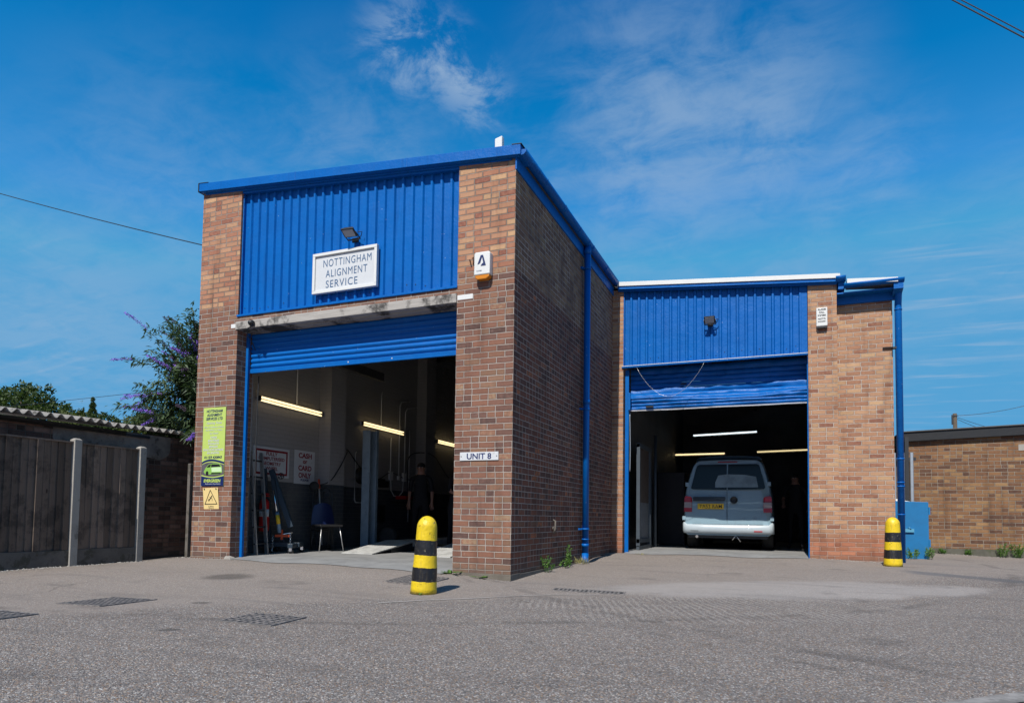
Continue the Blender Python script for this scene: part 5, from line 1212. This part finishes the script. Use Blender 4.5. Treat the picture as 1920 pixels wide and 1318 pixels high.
xs_ = [-.90, -.895, -.86, -.80, -.4, 0, .4, .80, .86, .895, .90]; off_ = [.30, .14, .05, .015, 0, 0, 0, .015, .05, .14, .30]
ids = [[mb.p(VX + x, VY + yy + oy, VZ + z + (.05 if abs(x) > .82 and z > .5 else 0)) for x, oy in zip(xs_, off_)] for yy, z in prof]
for A, B_ in zip(ids, ids[1:]):
    for i in range(len(xs_) - 1): mb.face((A[i], A[i + 1], B_[i + 1], B_[i]))
M['bumper'] = simple('bumper_pale', (.40, .46, .50), .3, nscale=6, namt=.15, coat=.4)
bm2 = mb.build('bumper', M['bumper'], VAN, fix=False)
mb = MB(); mb.box(VX + .52, VX + .68, VY - .098, VY - .090, VZ + .405, VZ + .425); mb.build('reflector', M['vanred'], bm2)
mb = MB(); mb.box(VX - .72, VX - .56, VY - .0965, VY - .0915, VZ + .408, VZ + .416); mb.build('scuff', M['black'], bm2)
mb = MB()
for i in range(46): x = -.66 + i * .0295; mb.box(VX + x, VX + x + .012, VY - .014, VY + .004, VZ + .56, VZ + .615)
mb.build('step_tread', M['vanpaint'], VAN)
rear_patch([(-.70, .552), (.70, .552), (.66, .625), (-.66, .625)], .006, 'loading_sill', M['vanpaint'], VAN, .01)
wl_ = simple('window_letter', (.26, .29, .30), .5)
for x0, s_ in ((-.36, 'BILLABONG'), (.30, 'BILLABONG')): text('lettering', s_, ((VX, VY + rear_y(1.325), VZ), (1, 0, 0), (0, .20, 1), (0, -1, 0)), x0, 1.325, .50, .042, wl_, VAN, .0, depth=.0165)
# pop-top roof
mb = MB(); mb.smooth = True
rr_ = [(-.66, 1.875), (-.655, 1.93), (-.60, 1.975), (-.3, 1.995), (0, 2.0), (.3, 1.995), (.60, 1.975), (.655, 1.93), (.66, 1.875)]
ids = [[mb.p(VX + x * k, VY + y, VZ + (1.875 + (z - 1.875) * h)) for x, z in rr_] for y, k, h in ((.20, .93, .2), (.25, .97, .75), (.45, 1., 1.), (3.0, 1., 1.), (3.6, .9, .3))]
for A, B_ in zip(ids, ids[1:]):
    for i in range(len(rr_) - 1): mb.face((A[i], A[i + 1], B_[i + 1], B_[i]))
mb.face(ids[0]); mb.build('pop_top_roof', M['vanpaint'], VAN, fix=False)
for s_ in (-1, 1):
    for y in (.80, 3.75):
        mb = MB(); c_ = (VX + s_ * .76, VY + y, VZ + .315); mb.lathe([(.20, -.115), (.285, -.11), (.312, -.08), (.315, 0), (.312, .08), (.285, .11), (.20, .115)], c_, 36, 'x'); wh = mb.build('wheel', M['tyre'], VAN)
        mb = MB(); mb.lathe([(.03, -.10), (.20, -.10), (.20, .10), (.03, .10)], c_, 24, 'x'); mb.build('rim', M['galv'], wh)
mb = MB(); mb.box(VX - .78, VX + .78, VY + .06, VY + 3.2, VZ + .26, VZ + .33); mb.tube([(VX - .6, VY + .75, VZ + .30), (VX + .6, VY + .75, VZ + .30)], .05, 10); mb.build('underbody', M['black'], VAN)
mb = MB(); mb.tube([(VX - .60, VY - .02, VZ + .29), (VX - .60, VY + .4, VZ + .31)], .028, 12); mb.build('exhaust', M['chrome'], VAN)
mb = MB(); mb.tube([(VX + .17, VY + .02, VZ + .33), (VX + .10, VY + .02, VZ + .23)], .008, 6); mb.tube([(VX + .17, VY + .02, VZ + .33), (VX + .26, VY + .02, VZ + .20)], .008, 6); mb.build('spare_wheel_rod', M['chrome'], VAN)
mb = MB(); mb.tube([(VX - .875, VY + .5, VZ + 1.2), (VX - .875, VY + 3.2, VZ + 1.2)], .004, 4); mb.build('side_moulding', M['vantrim'], VAN)
# partition and door frame on the left of the workshop
M['doorgrey'] = simple('door_grey', (.05, .066, .082), .5, nscale=6, namt=.5)
DF = thing('glazed_partition', 'tall pale framed door leaf standing open on the left inside the workshop', 'door', (.36, 6.4, .03))
for y0, y1 in ((5.75, 5.80), (6.88, 7.02)): mb = MB(); mb.box(.33, .40, y0, y1, .10, 2.14); mb.build('stile', M['doorgrey'], DF)
for z0, z1 in ((.035, .115), (.17, .25), (2.08, 2.16)): mb = MB(); mb.box(.335, .395, 5.75, 7.0, z0, z1); mb.build('rail', M['doorgrey'], DF)
mb = MB(); mb.box(.35, .36, 5.80, 6.88, .25, .98); mb.build('lower_panel', simple('dull_grey_panel', (.15, .155, .165), .7, nscale=5, namt=.6), DF); mb = MB(); mb.box(.35, .36, 5.80, 6.88, .981, 2.08); mb.build('upper_panel', simple('old_hardboard', (.085, .06, .045), .8, nscale=5, namt=.5), DF)
mb = MB(); mb.tube([(.40, 7.45, .03), (.40, 7.45, 2.5)], .035, 10); tag(mb.build('steel_post', M['doorgrey']), 'slim grey post beside the pale door leaf in the workshop', 'post')
mb = MB(); mb.box(.14, .80, 9.2, 10.3, .032, 1.80); tag(mb.build('tool_cupboard', M['black'], bevel=.01), 'tall black cupboard against the wall left of the van', 'cupboard')
cable([(.32, 5.16, 2.68), (.33, 5.16, 2.0), (.325, 5.165, 1.55)], .009, 'pale shutter chain hanging in the left corner of the workshop door', 'galv', 'shutter_chain')

# ------------------------------------------------------------------ store building on the right
B3 = thing('brick_store', 'low flat roofed brown brick building with black fascia at right', 'building', (9.5, 9.2, 0))
def zf3(x): return 2.40 + .036 * (x - 5.48)
mb = MB(); slopebox(mb, 5.48, 15, 9.2, 9.45, -.3, zf3); mb.build('front_wall', M['brick3'], B3)
mb = MB(); mb.hexa([(5.5, 9.451, -.3), (5.72, 9.451, -.3), (5.72, 15, -.3), (5.5, 15, -.3), (5.5, 9.451, 2.4), (5.72, 9.451, 2.4), (5.72, 15, 2.4), (5.5, 15, 2.4)]); mb.build('side_wall', M['brick3'], B3)
mb = MB(); mb.hexa([(5.40, 9.10, 2.398), (15.1, 9.10, zf3(15.1)), (15.1, 9.14, zf3(15.1)), (5.40, 9.14, 2.398), (5.40, 9.10, 2.585), (15.1, 9.10, zf3(15.1) + .19), (15.1, 9.14, zf3(15.1) + .19), (5.40, 9.14, 2.585)]); mb.box(5.40, 5.44, 9.141, 15, 2.39, 2.585); mb.build('fascia', M['blackfascia'], B3)
mb = MB(); mb.hexa([(5.37, 9.07, 2.586), (15.2, 9.07, zf3(15.2) + .191), (15.2, 15.1, zf3(15.2) + .191), (5.37, 15.1, 2.586), (5.37, 9.07, 2.615), (15.2, 9.07, zf3(15.2) + .22), (15.2, 15.1, zf3(15.2) + .22), (5.37, 15.1, 2.615)]); mb.build('roof', M['roof'], B3, bevel=.01)
mb = MB(); mb.box(5.485, 15, 9.188, 9.1995, -.3, .115); mb.build('plinth', simple('mossy_plinth', (.10, .095, .075), .95, nscale=5, namt=.5, bump=.01, bscale=20, dirt=((.05, .06, .025), 4, .5, .5)), B3)
mb = MB(); mb.box(7.50, 7.72, 9.192, 9.1995, 2.16, 2.29); mb.build('air_brick', M['concrete'], B3)
CB = thing('steel_cabinet', 'blue steel cabinet with hasp tucked between downpipe and brown wall', 'cabinet', (5.25, 7.2, 0))
mb = MB(); mb.hexa([(4.98, 7.0, -.10), (5.52, 7.0, -.10), (5.52, 7.6, -.10), (4.98, 7.6, -.10), (4.98, 7.0, 1.055), (5.52, 7.0, 1.035), (5.52, 7.6, 1.035), (4.98, 7.6, 1.055)]); mb.build('body', M['cabinet'], CB, bevel=.004)
mb = MB(); mb.box(5.13, 5.28, 6.965, 6.999, .47, .535); mb.tube([(5.18, 6.965, .54), (5.20, 6.95, .56), (5.23, 6.96, .53)], .008, 6); mb.build('hasp', simple('light_blue_steel', (.08, .28, .42), .5), CB)
for z in (.80, .20): mb = MB(); mb.box(5.52, 5.545, 6.985, 7.02, z, z + .14); mb.build('hinge', M['cabinet'], CB)
mb = MB(); mb.hexa([(5.0, 7.1, 1.058), (5.25, 7.1, 1.048), (5.25, 7.4, 1.048), (5.0, 7.4, 1.058), (5.02, 7.15, 1.10), (5.14, 7.15, 1.07), (5.14, 7.35, 1.07), (5.02, 7.35, 1.11)]); tag(mb.build('plastic_sack', M['white'], bevel=.01), 'crumpled pale sack lying on the blue cabinet', 'sack')
PF = thing('palisade_fence', 'galvanised palisade fence in the gap beside the brown building', 'fence', (5.1, 8.7, 0))
for i in range(6):
    x = 4.72 + i * .16; mb = MB(); mb.prism([(x - .032, 8.70), (x - .02, 8.688), (x + .02, 8.688), (x + .032, 8.70), (x + .02, 8.695), (x - .02, 8.695)], .0, 2.12, 'z'); mb.build('pale', M['galv'], PF)
for z in (.95, 1.95): mb = MB(); mb.box(4.6, 5.6, 8.702, 8.74, z, z + .07); mb.build('rail', M['dark'], PF)
mb = MB(); mb.box(5.40, 5.47, 8.70, 8.77, -.2, 2.45); mb.build('post', M['dark'], PF)
mb = MB(); mb.box(4.9, 5.5, 8.80, 8.84, -.1, 1.95); tag(mb.build('board_screen', M['fence']), 'weathered board screen behind the palisade fence', 'screen')

# ------------------------------------------------------------------ outbuilding and fence on the left
OB = thing('outbuilding', 'low outbuilding with corrugated roof, dark brick and patchy render, behind the fence', 'building', (-6.45, -2, 0))
mb = MB(); mb.box(-6.70, -6.45, -9.0, 6.5, -.3, 1.90); mb.build('brick_wall', M['brick4'], OB)
mb = MB(); mb.smooth = True
def patch(u, v):
    y = -1.32 + 1.95 * u; lo = 1.45 + (.16 * max(0, u - .7) / .3); lo += .09 * noise.noise(Vector((y * 3.3, 0, 0))); z = lo + (1.89 - lo) * v
    e = .012 * min(1, min(u, 1 - u) * 9, v * 5 + .2) + .003 * noise.noise(Vector((y * 6, z * 6, 0))); return (-6.45 + e, y, z)
mb.grid(patch, 40, 16); mb.build('render_patch', M['render'], OB, fix=False)
mb = MB(); mb.smooth = True; pitch_ = .146
def roof_f(u, v):
    y = -9 + 15.3 * u; x = -6.36 - 2.9 * v; lift = .05 if y < -.55 else 0
    return (x + .02 * noise.noise(Vector((math.floor(y / .9) * 1.7, 0, 0))), y, 1.945 + .018 * (y + 2) + .118 * 2.9 * v + .031 * math.sin(2 * math.pi * y / pitch_) + lift * .5)
mb.grid(roof_f, 840, 3); rf_ = mb.build('corrugated_roof', M['asbestos'], OB, fix=False); sm_ = rf_.modifiers.new('thick', 'SOLIDIFY'); sm_.thickness = .009
mb = MB(); mb.smooth = True; mb.prism(halfround(-6.385, 1.885, .052) + halfround(-6.385, 1.885, .047)[::-1], 0, 1, 'y') if False else None
gq = [( -6.385 + .052 * math.cos(a), 1.885 + .052 * math.sin(a)) for a in [math.pi + math.pi * k / 10 for k in range(11)]]
mb.prism(gq + [(x, z + .004) for x, z in gq[::-1]], -9, -.27, 'y'); mb.smooth = False; mb.prism(gq, -.275, -.27, 'y'); mb.build('gutter', M['black'], OB)
mb = MB(); mb.box(-6.449, -6.40, -9, .2, 1.83, 1.87); mb.build('fascia', M['dark'], OB)
FN = thing('board_fence', 'weathered close board fence with concrete posts and gravel boards', 'fence', (-6.2, -2, -.12))
def post(x, y, h, parent, wd=.108):
    mb = MB(); z0 = -.35; a = wd / 2; mb.hexa([(x - a, y - a, z0), (x + a, y - a, z0), (x + a, y + a, z0), (x - a, y + a, z0), (x - a, y - a, h), (x + a, y - a, h), (x + a, y + a, h), (x - a, y + a, h)])
    mb.hexa([(x - a, y - a, h), (x + a, y - a, h), (x + a, y + a, h), (x - a, y + a, h), (x - a * .5, y - a * .5, h + .02), (x + a * .5, y - a * .5, h + .02), (x + a * .5, y + a * .5, h + .02), (x - a * .5, y + a * .5, h + .02)]); return mb.build('post', M['concrete'], parent, bevel=.005)
for y, h in ((-3.02, 1.62), (-1.15, 1.655), (-.11, 1.645), (-4.9, 1.62)): post(-6.20, y, h, FN)
def fpanel(y0, y1, ztop, zbot):
    mb = MB(); n = max(1, round((y1 - y0) / .098))
    for i in range(n):
        a = y0 + (y1 - y0) * i / n; b_ = a + (y1 - y0) / n + .012; t_ = random.uniform(-.014, .014); t2_ = random.uniform(-.014, .014); mb.hexa([(-6.235, a, zbot), (-6.178 + t_, a, zbot), (-6.200 + t_, b_, zbot), (-6.235, b_, zbot), (-6.235, a, ztop), (-6.178 + t2_, a, ztop), (-6.200 + t2_, b_, ztop), (-6.235, b_, ztop)])
    mb.build('board_panel', M['fence'], FN, fix=False)
    mb = MB(); mb.box(-6.225, -6.17, y0, y1, ztop - .002, ztop + .022); mb.build('capping', M['fence'], FN)
    mb = MB(); mb.box(-6.222, -6.172, y0, y1, -.35, zbot - .004); mb.build('gravel_board', M['gravelboard'], FN, bevel=.004)
fpanel(-1.095, -.165, 1.60, .115); fpanel(-2.965, -1.205, 1.605, .11); fpanel(-4.845, -3.075, 1.60, .11)
mb = MB(); mb.box(-5.40, -5.345, .06, .12, -.3, 1.40); tag(mb.build('concrete_post', M['gravelboard'], bevel=.006), 'thin broken concrete post against the left pier of the tall garage', 'post')

# ------------------------------------------------------------------ poles and wires
PO = thing('telegraph_pole', 'distant wooden telegraph pole above the flat black roof', 'pole', (13.5, 45, 0))
mb = MB(); mb.tube([(13.6, 45, -.2), (13.56, 45, 7.95)], [.16, .12], 10); mb.build('shaft', M['bark'], PO); mb = MB(); mb.box(13.35, 13.45, 44.85, 44.95, 7.2, 7.85); mb.box(13.36, 13.7, 44.86, 44.9, 7.75, 7.82); mb.build('terminal_box', M['dark'], PO)
def wire(p0, p1, sag, r, label):
    p0, p1 = Vector(p0), Vector(p1); mb = MB(); mb.tube([p0.lerp(p1, k / 16) + Vector((0, 0, -sag * 4 * (k / 16) * (1 - k / 16))) for k in range(17)], r, 6)
    tag(mb.build('overhead_wire', M['black']), label, 'wire')
wire((13.56, 45, 7.8), (21, 45, 9.6), .45, .016, 'overhead wire running up to the right from the telegraph pole, highest of its wires')
wire((13.56, 45, 7.75), (16.4, 45, 6.6), .06, .014, 'overhead wire dropping right from the distant pole behind the black roof')
wire((13.56, 45, 7.65), (15.9, 45, 6.5), .08, .014, 'lowest thin wire dropping from the distant pole')
wire((-27, 2.6, 13.1), (-5.0, 1.62, 5.02), .25, .010, 'thin overhead wire sloping down to the left edge of the tall garage')
wire((-36, 12, 5.35), (-12, 12, 5.80), .05, .010, 'faint wire behind the purple flowering shrub')
wire((5.63, 14, 17.16), (11.06, 14, 11.98), .0, .018, 'lower of the two dark wires crossing the top right of the sky')
wire((5.97, 14, 16.93), (11.5, 14, 11.68), -.04, .014, 'upper of the two dark wires crossing the top right of the sky')

# ------------------------------------------------------------------ plants
def rnd_dir():
    z = random.uniform(-1, 1); a = random.uniform(0, 2 * math.pi); r = math.sqrt(1 - z * z); return Vector((r * math.cos(a), r * math.sin(a), z))
def leaf(mb, p, d, n, L_, wd, droop=.0):
    d = d.normalized(); s_ = d.cross(n); s_ = s_.normalized() if s_.length > 1e-3 else d.orthogonal().normalized(); t_ = Vector(p)
    a = t_ + d * L_ * .45 + Vector((0, 0, -droop * L_ * .2)); b_ = t_ + d * L_ + Vector((0, 0, -droop * L_))
    mb.face([mb.p(*t_), mb.p(*(a + s_ * wd / 2)), mb.p(*b_), mb.p(*(a - s_ * wd / 2))])
def crown(blobs, nleaf, size, seed):
    random.seed(seed); mb = MB(); tot = sum(b_[3] ** 2 for b_ in blobs)
    for cx_, cy_, cz_, r_, fl in blobs:
        for k in range(int(nleaf * r_ * r_ / tot)):
            d = rnd_dir(); rr2 = r_ * (random.uniform(.55, 1.0) ** .5) * (1 + .28 * noise.noise(d * 2.3 + Vector((cx_, cy_, cz_)))); q = Vector((cx_ + d.x * rr2, cy_ + d.y * rr2, cz_ + d.z * rr2 * fl))
            if noise.noise(q * (2.2 / max(size * 12, .5)) + Vector((seed, 0, 0))) < -.18: continue
            leaf(mb, q, (rnd_dir() + d * .6), rnd_dir() + Vector((0, 0, 1)), size * random.uniform(.7, 1.5), size * random.uniform(.5, .9))
    return mb
def tree(label, loc, h, blobs, nleaf, size, mt, seed, trunk=.3, limbs=6):
    o = thing('tree', label, 'tree', loc); o['group'] = 'trees beyond the outbuilding'
    mb = MB(); x, y, z = loc; mb.tube([(x, y, z - .5), (x + .1, y, z + h * .3), (x - .1, y, z + h * .62)], [trunk, trunk * .8, trunk * .3], 9)
    for k in range(limbs):
        b_ = blobs[k % len(blobs)]; s_ = Vector((x, y, z + h * (.22 + .05 * k))); e_ = Vector((x + b_[0], y + b_[1], z + b_[2])); mb.tube([s_, s_.lerp(e_, .5) + Vector((0, 0, .3)), e_], [trunk * .4, trunk * .25, trunk * .1], 6)
    mb.build('trunk', M['bark'], o)
    c_ = crown([(x + b_[0], y + b_[1], z + b_[2], b_[3], b_[4]) for b_ in blobs], nleaf, size, seed); c_.build('crown', mt, o, fix=False)
tree('large dark tree rising highest at the far left', (-57, 29.6, -.1), 12, [(0, 0, 8.6, 3.0, .85), (-3.2, 1, 8.2, 2.8, .9), (2.7, 0, 7.6, 2.4, .9), (4.6, 0, 6.3, 1.9, .8), (-5.5, 0, 8.0, 2.8, .9), (-1.5, 0, 10.2, 1.7, .9), (1.2, 0, 10.3, 1.3, .9), (-4.6, 0, 10.2, 1.3, .9), (0, 0, 5.5, 4, .6)], 30000, .26, M['leaf'], 3, .45)
tree('low spreading tree left of the pair of narrow cypresses', (-51.2, 29.6, 1.1), 8, [(0, 0, 6.6, 1.6, .7), (-1.6, 0, 6.4, 1.4, .7), (1.6, 0, 6.3, 1.3, .7)], 8000, .22, M['leaf2'], 8, .3)
tree('low dark tree right of the two cypress spires', (-47.6, 29.6, .9), 8, [(0, 0, 6.6, 1.3, .75), (-1.2, 0, 6.2, 1.2, .7), (1.2, 0, 6.1, .9, .7)], 7000, .2, M['leaf'], 9, .3)
tree('rounded olive green tree behind the corrugated roof near the shrub', (-42.9, 29.6, .2), 8, [(0, 0, 6.6, 1.9, .75), (-1.7, 0, 6.1, 1.5, .8), (1.6, 0, 6.2, 1.5, .8), (.6, 0, 7.4, 1.1, .7), (3.2, 0, 5.6, 1.3, .7)], 14000, .2, M['leaf2'], 12, .3)
for i, (x, h, lb) in enumerate(((-50.9, 10.3, 'narrow cypress spire, left and shorter of the pair'), (-49.5, 10.5, 'narrow cypress spire, right and taller of the pair'))):
    tree(lb, (x, 29.8, -.5), h, [(0, 0, h * k, r_, 1.6) for k, r_ in ((.60, .45), (.70, .42), (.79, .36), (.87, .28), (.93, .18), (.98, .1))], 9000, .12, M['leaf'], 20 + i, .15, 2)

BD = thing('buddleia_bush', 'tall flowering shrub with purple spikes growing between outbuilding and garage', 'shrub', (-6.0, 1.25, -.1))
random.seed(5); st = MB(); fo = MB(); spikes = []
root = Vector((-6.0, 1.25, 1.2)); st.tube([(-6.0, 1.25, -.2), (-6.02, 1.25, .7), root], [.09, .07, .06], 8); st.tube([(-5.9, 1.35, -.2), (-5.85, 1.4, 1.0), (-5.95, 1.35, 2.0)], [.07, .06, .04], 8)
def spike_pts(p, d, L_):
    pts = []; q = Vector(p); d = d.normalized()
    for k in range(7): pts.append(q.copy()); q += d * L_ / 6; d = (d + Vector((0, 0, -.05))).normalized()
    return pts
for k in range(9):
    e_ = Vector((-5.9 - .1 * k, 1.3 + .1 * (k % 3), 2.6 + .12 * k)); st.tube([root, root.lerp(e_, .5) + Vector((.05, 0, .1)), e_, e_ + Vector((-.1, 0, .5))], [.035, .03, .02, .012], 6)
ns = 210
for i in range(ns):
    a = random.uniform(0, 2 * math.pi); el = random.uniform(-.15, 1.35) if i % 5 else random.uniform(.9, 1.45); L_ = random.uniform(.75, 1.15) * (1.0 + .25 * math.sin(el))
    d = Vector((math.cos(a) * math.cos(el), math.sin(a) * math.cos(el) * .7, math.sin(el)))
    if d.x > 0: L_ *= .8
    q = root + Vector((random.uniform(-.70, -.0), random.uniform(-.1, .5), random.uniform(.7, 2.0))); pts = [q.copy()]; N2 = 12
    for k in range(N2):
        q = q + d * L_ / N2
        if q.x > -5.32: d.x = -abs(d.x); q.x = -5.33
        if q.z < 2.15 and q.x < -6.3: d.z = abs(d.z)
        d = (d + Vector((0, 0, -.035))).normalized(); pts.append(q.copy())
        if k > 1:
            for s_ in (-1, 1):
                for rep_ in range(8):
                    side = d.cross(Vector((0, 0, 1))).normalized() * s_; dd = (side * random.uniform(.5, 1) + d * random.uniform(.1, .8) + Vector((0, 0, random.uniform(-.5, .5)))); qq = q + Vector((random.gauss(0, .05), random.gauss(0, .05), random.gauss(0, .05)))
                    leaf(fo, Vector((min(qq.x, -5.36), qq.y, qq.z)), Vector((dd.x if qq.x < -5.5 else -abs(dd.x), dd.y, dd.z)), Vector((0, 0, 1)) + rnd_dir() * .7, random.uniform(.09, .16), random.uniform(.022, .038), random.uniform(.1, .6))
    st.tube(pts, [.012 - .0008 * k for k in range(len(pts))], 5)
    if q.x < -5.45: spikes.append((q.copy(), d.copy(), random.uniform(.24, .46)))
st.build('stem', M['bark'], BD); fo.build('foliage', M['budleaf'], BD, fix=False)
random.seed(9)
random.shuffle(spikes)
for i, (p_, d, L_) in enumerate(spikes[:92]):
    mb = MB(); pts = spike_pts(p_, d, L_); mb.tube(pts, .004, 4)
    for k in range(150):
        f = random.random(); b_ = f * 6; i0 = min(int(b_), 5); c_ = pts[i0].lerp(pts[i0 + 1], b_ - i0); r_ = .038 * (1 - f * .75) + .005; n_ = rnd_dir(); leaf(mb, c_ + n_ * r_ * .6, n_, rnd_dir(), random.uniform(.014, .024), .016)
    mb.build('flower_spike', M['flower'] if i % 5 < 3 else M['flower_dead'], BD, fix=False)

def weed(label, x, y, h, n, kind, wd=.03, mt='weed', seed=1, zoff=0):
    random.seed(seed); z = gz(x, y) + zoff; o = thing('weed', label, 'weed', (x, y, z)); o['group'] = 'weeds growing at the wall feet'; mb = MB(); stm = MB()
    if kind == 'rosette':
        for k in range(n):
            a = random.uniform(0, 2 * math.pi); d = Vector((math.cos(a), math.sin(a), random.uniform(.1, .7))).normalized(); L_ = h * random.uniform(.6, 1.1); p_ = Vector((x, y, z + .005)); s_ = d.cross(Vector((0, 0, 1))).normalized() * wd / 2
            prev = None
            for t_ in range(6):
                f = t_ / 5; c_ = p_ + d * L_ * f + Vector((0, 0, -L_ * .55 * f * f)); c_.z = max(c_.z, z + .006 + .004 * t_); w_ = math.sin(math.pi * (f * .86 + .08)); A = (mb.p(*(c_ + s_ * w_)), mb.p(*(c_ - s_ * w_)))
                if prev: mb.face((prev[0], prev[1], A[1], A[0]))
                prev = A
    elif kind == 'tall':
        for k in range(n):
            a = random.uniform(0, 2 * math.pi); q = Vector((x + random.gauss(0, .03), y + random.gauss(0, .03), z)); d = Vector((math.cos(a) * .35, math.sin(a) * .35, 1)).normalized(); L_ = h * random.uniform(.5, 1.05); pts = [q.copy()]
            for t_ in range(9):
                q = q + d * L_ / 9; pts.append(q.copy())
                if t_ > 1:
                    for r_ in range(4): leaf(mb, q, rnd_dir() + Vector((0, 0, .3)), rnd_dir(), random.uniform(.02, .05), random.uniform(.010, .02))
            stm.tube(pts, .0025, 4)
    else:
        for k in range(n):
            a = random.uniform(0, 2 * math.pi); q = Vector((x + random.gauss(0, .05), y + random.gauss(0, .05), z)); leaf(mb, q, Vector((math.cos(a) * .6, math.sin(a) * .6, 1)), rnd_dir(), h * random.uniform(.5, 1.1), .005, .1)
    if stm.f: stm.build('stem', M['weed'], o)
    mb.build('foliage', M[mt], o, fix=False); return o
weed('bright green long leaved weed at the left foot of the brick pier', -.74, -.14, .22, 16, 'rosette', .032, seed=2)
weed('small green weed further right at the foot of the brick pier', -.36, -.09, .17, 12, 'rosette', .028, seed=4)
weed('leafy green weed against the shaded side wall, nearest the corner', .07, 1.15, .21, 6, 'tall', seed=5)
weed('taller green weed against the side wall left of the downpipe', .07, 2.15, .32, 6, 'tall', seed=6)
weed('low weed clump between the two tall side wall weeds', .10, 1.85, .16, 6, 'tall', seed=7)
weed('tuft of dry yellow grass at the foot of the downpipe', .13, 2.62, .18, 90, 'grass', mt='dry', seed=8)
weed('tiny weed beside the base of the leaning bollard', -.24, -1.76, .04, 8, 'rosette', .012, seed=10)
weed('green weed below the blue cabinet, left one', 5.22, 6.80, .20, 12, 'tall', seed=11)
weed('green weed below the blue cabinet at its right edge', 5.50, 6.85, .26, 8, 'tall', seed=12)
weed('tiny weed at the plinth of the brown building, nearest the cabinet', 6.12, 9.10, .12, 8, 'tall', seed=13)
weed('tiny weed second along the plinth of the brown building', 6.58, 9.10, .12, 8, 'tall', seed=14)
weed('upright weed third along the plinth of the brown building', 7.14, 9.08, .30, 8, 'tall', seed=15)
weed('bushy weed at the plinth nearest the right picture edge', 7.42, 9.05, .30, 16, 'tall', seed=16)
weed('sparse dry tuft at the threshold of the workshop door', .62, 4.80, .07, 24, 'grass', mt='dry', seed=17)
# rubble and grit
random.seed(31); mb = MB()
def stone(mb, x, y, r):
    z = gz(x, y); c = Vector((x, y, z + r * .25)); ph = [rnd_dir() * r * random.uniform(.6, 1.1) for _ in range(6)]
    pts = [c + Vector((r * random.uniform(.6, 1), 0, 0)), c + Vector((0, r * random.uniform(.6, 1), 0)), c - Vector((r * random.uniform(.6, 1), 0, 0)), c - Vector((0, r * random.uniform(.6, 1), 0)), c + Vector((0, 0, r * .6)), c - Vector((0, 0, r * .5))]
    i = [mb.p(*q) for q in pts]
    for a in range(4): mb.face((i[a], i[(a + 1) % 4], i[4])); mb.face((i[(a + 1) % 4], i[a], i[5]))
def strip(x0, y0, x1, y1, n, sp, r0, r1):
    for k in range(n): f = random.random(); stone(mb, x0 + (x1 - x0) * f + random.gauss(0, sp), y0 + (y1 - y0) * f + random.gauss(0, sp), random.uniform(r0, r1))
strip(-6.05, -2.6, -6.05, 1.0, 260, .05, .006, .022); strip(-5.3, .0, -4.4, -.06, 90, .03, .004, .014); strip(.08, .1, .1, 5.0, 130, .03, .004, .012); strip(3.4, 4.9, 4.8, 5.15, 140, .05, .004, .018); strip(5.5, 9.1, 8.6, 9.1, 200, .04, .005, .016); strip(-.8, -.08, .05, -.06, 50, .03, .004, .01)
for k in range(700): stone(mb, random.uniform(-5.5, 6.5), random.uniform(-4.6, 4.8), random.uniform(.003, .008)) if not (k < 0) else None
o = mb.build('gravel', M['concrete'], fix=False); tag(o, 'loose grit and rubble along the wall feet and over the yard', 'gravel', kind='stuff')
for x, y, z, rx, lb in ((-4.36, -.06, .03, .07, 'broken half brick lying at the left door jamb'),):
    mb = MB(); mb.hexa([(x - .09, y - .05, gz(x, y)), (x + .05, y - .06, gz(x, y)), (x + .07, y + .04, gz(x, y)), (x - .07, y + .05, gz(x, y)), (x - .07, y - .04, gz(x, y) + .05), (x + .03, y - .05, gz(x, y) + .04), (x + .05, y + .03, gz(x, y) + .035), (x - .06, y + .04, gz(x, y) + .055)]); tag(mb.build('broken_brick', M['concrete'], bevel=.008), lb, 'brick')
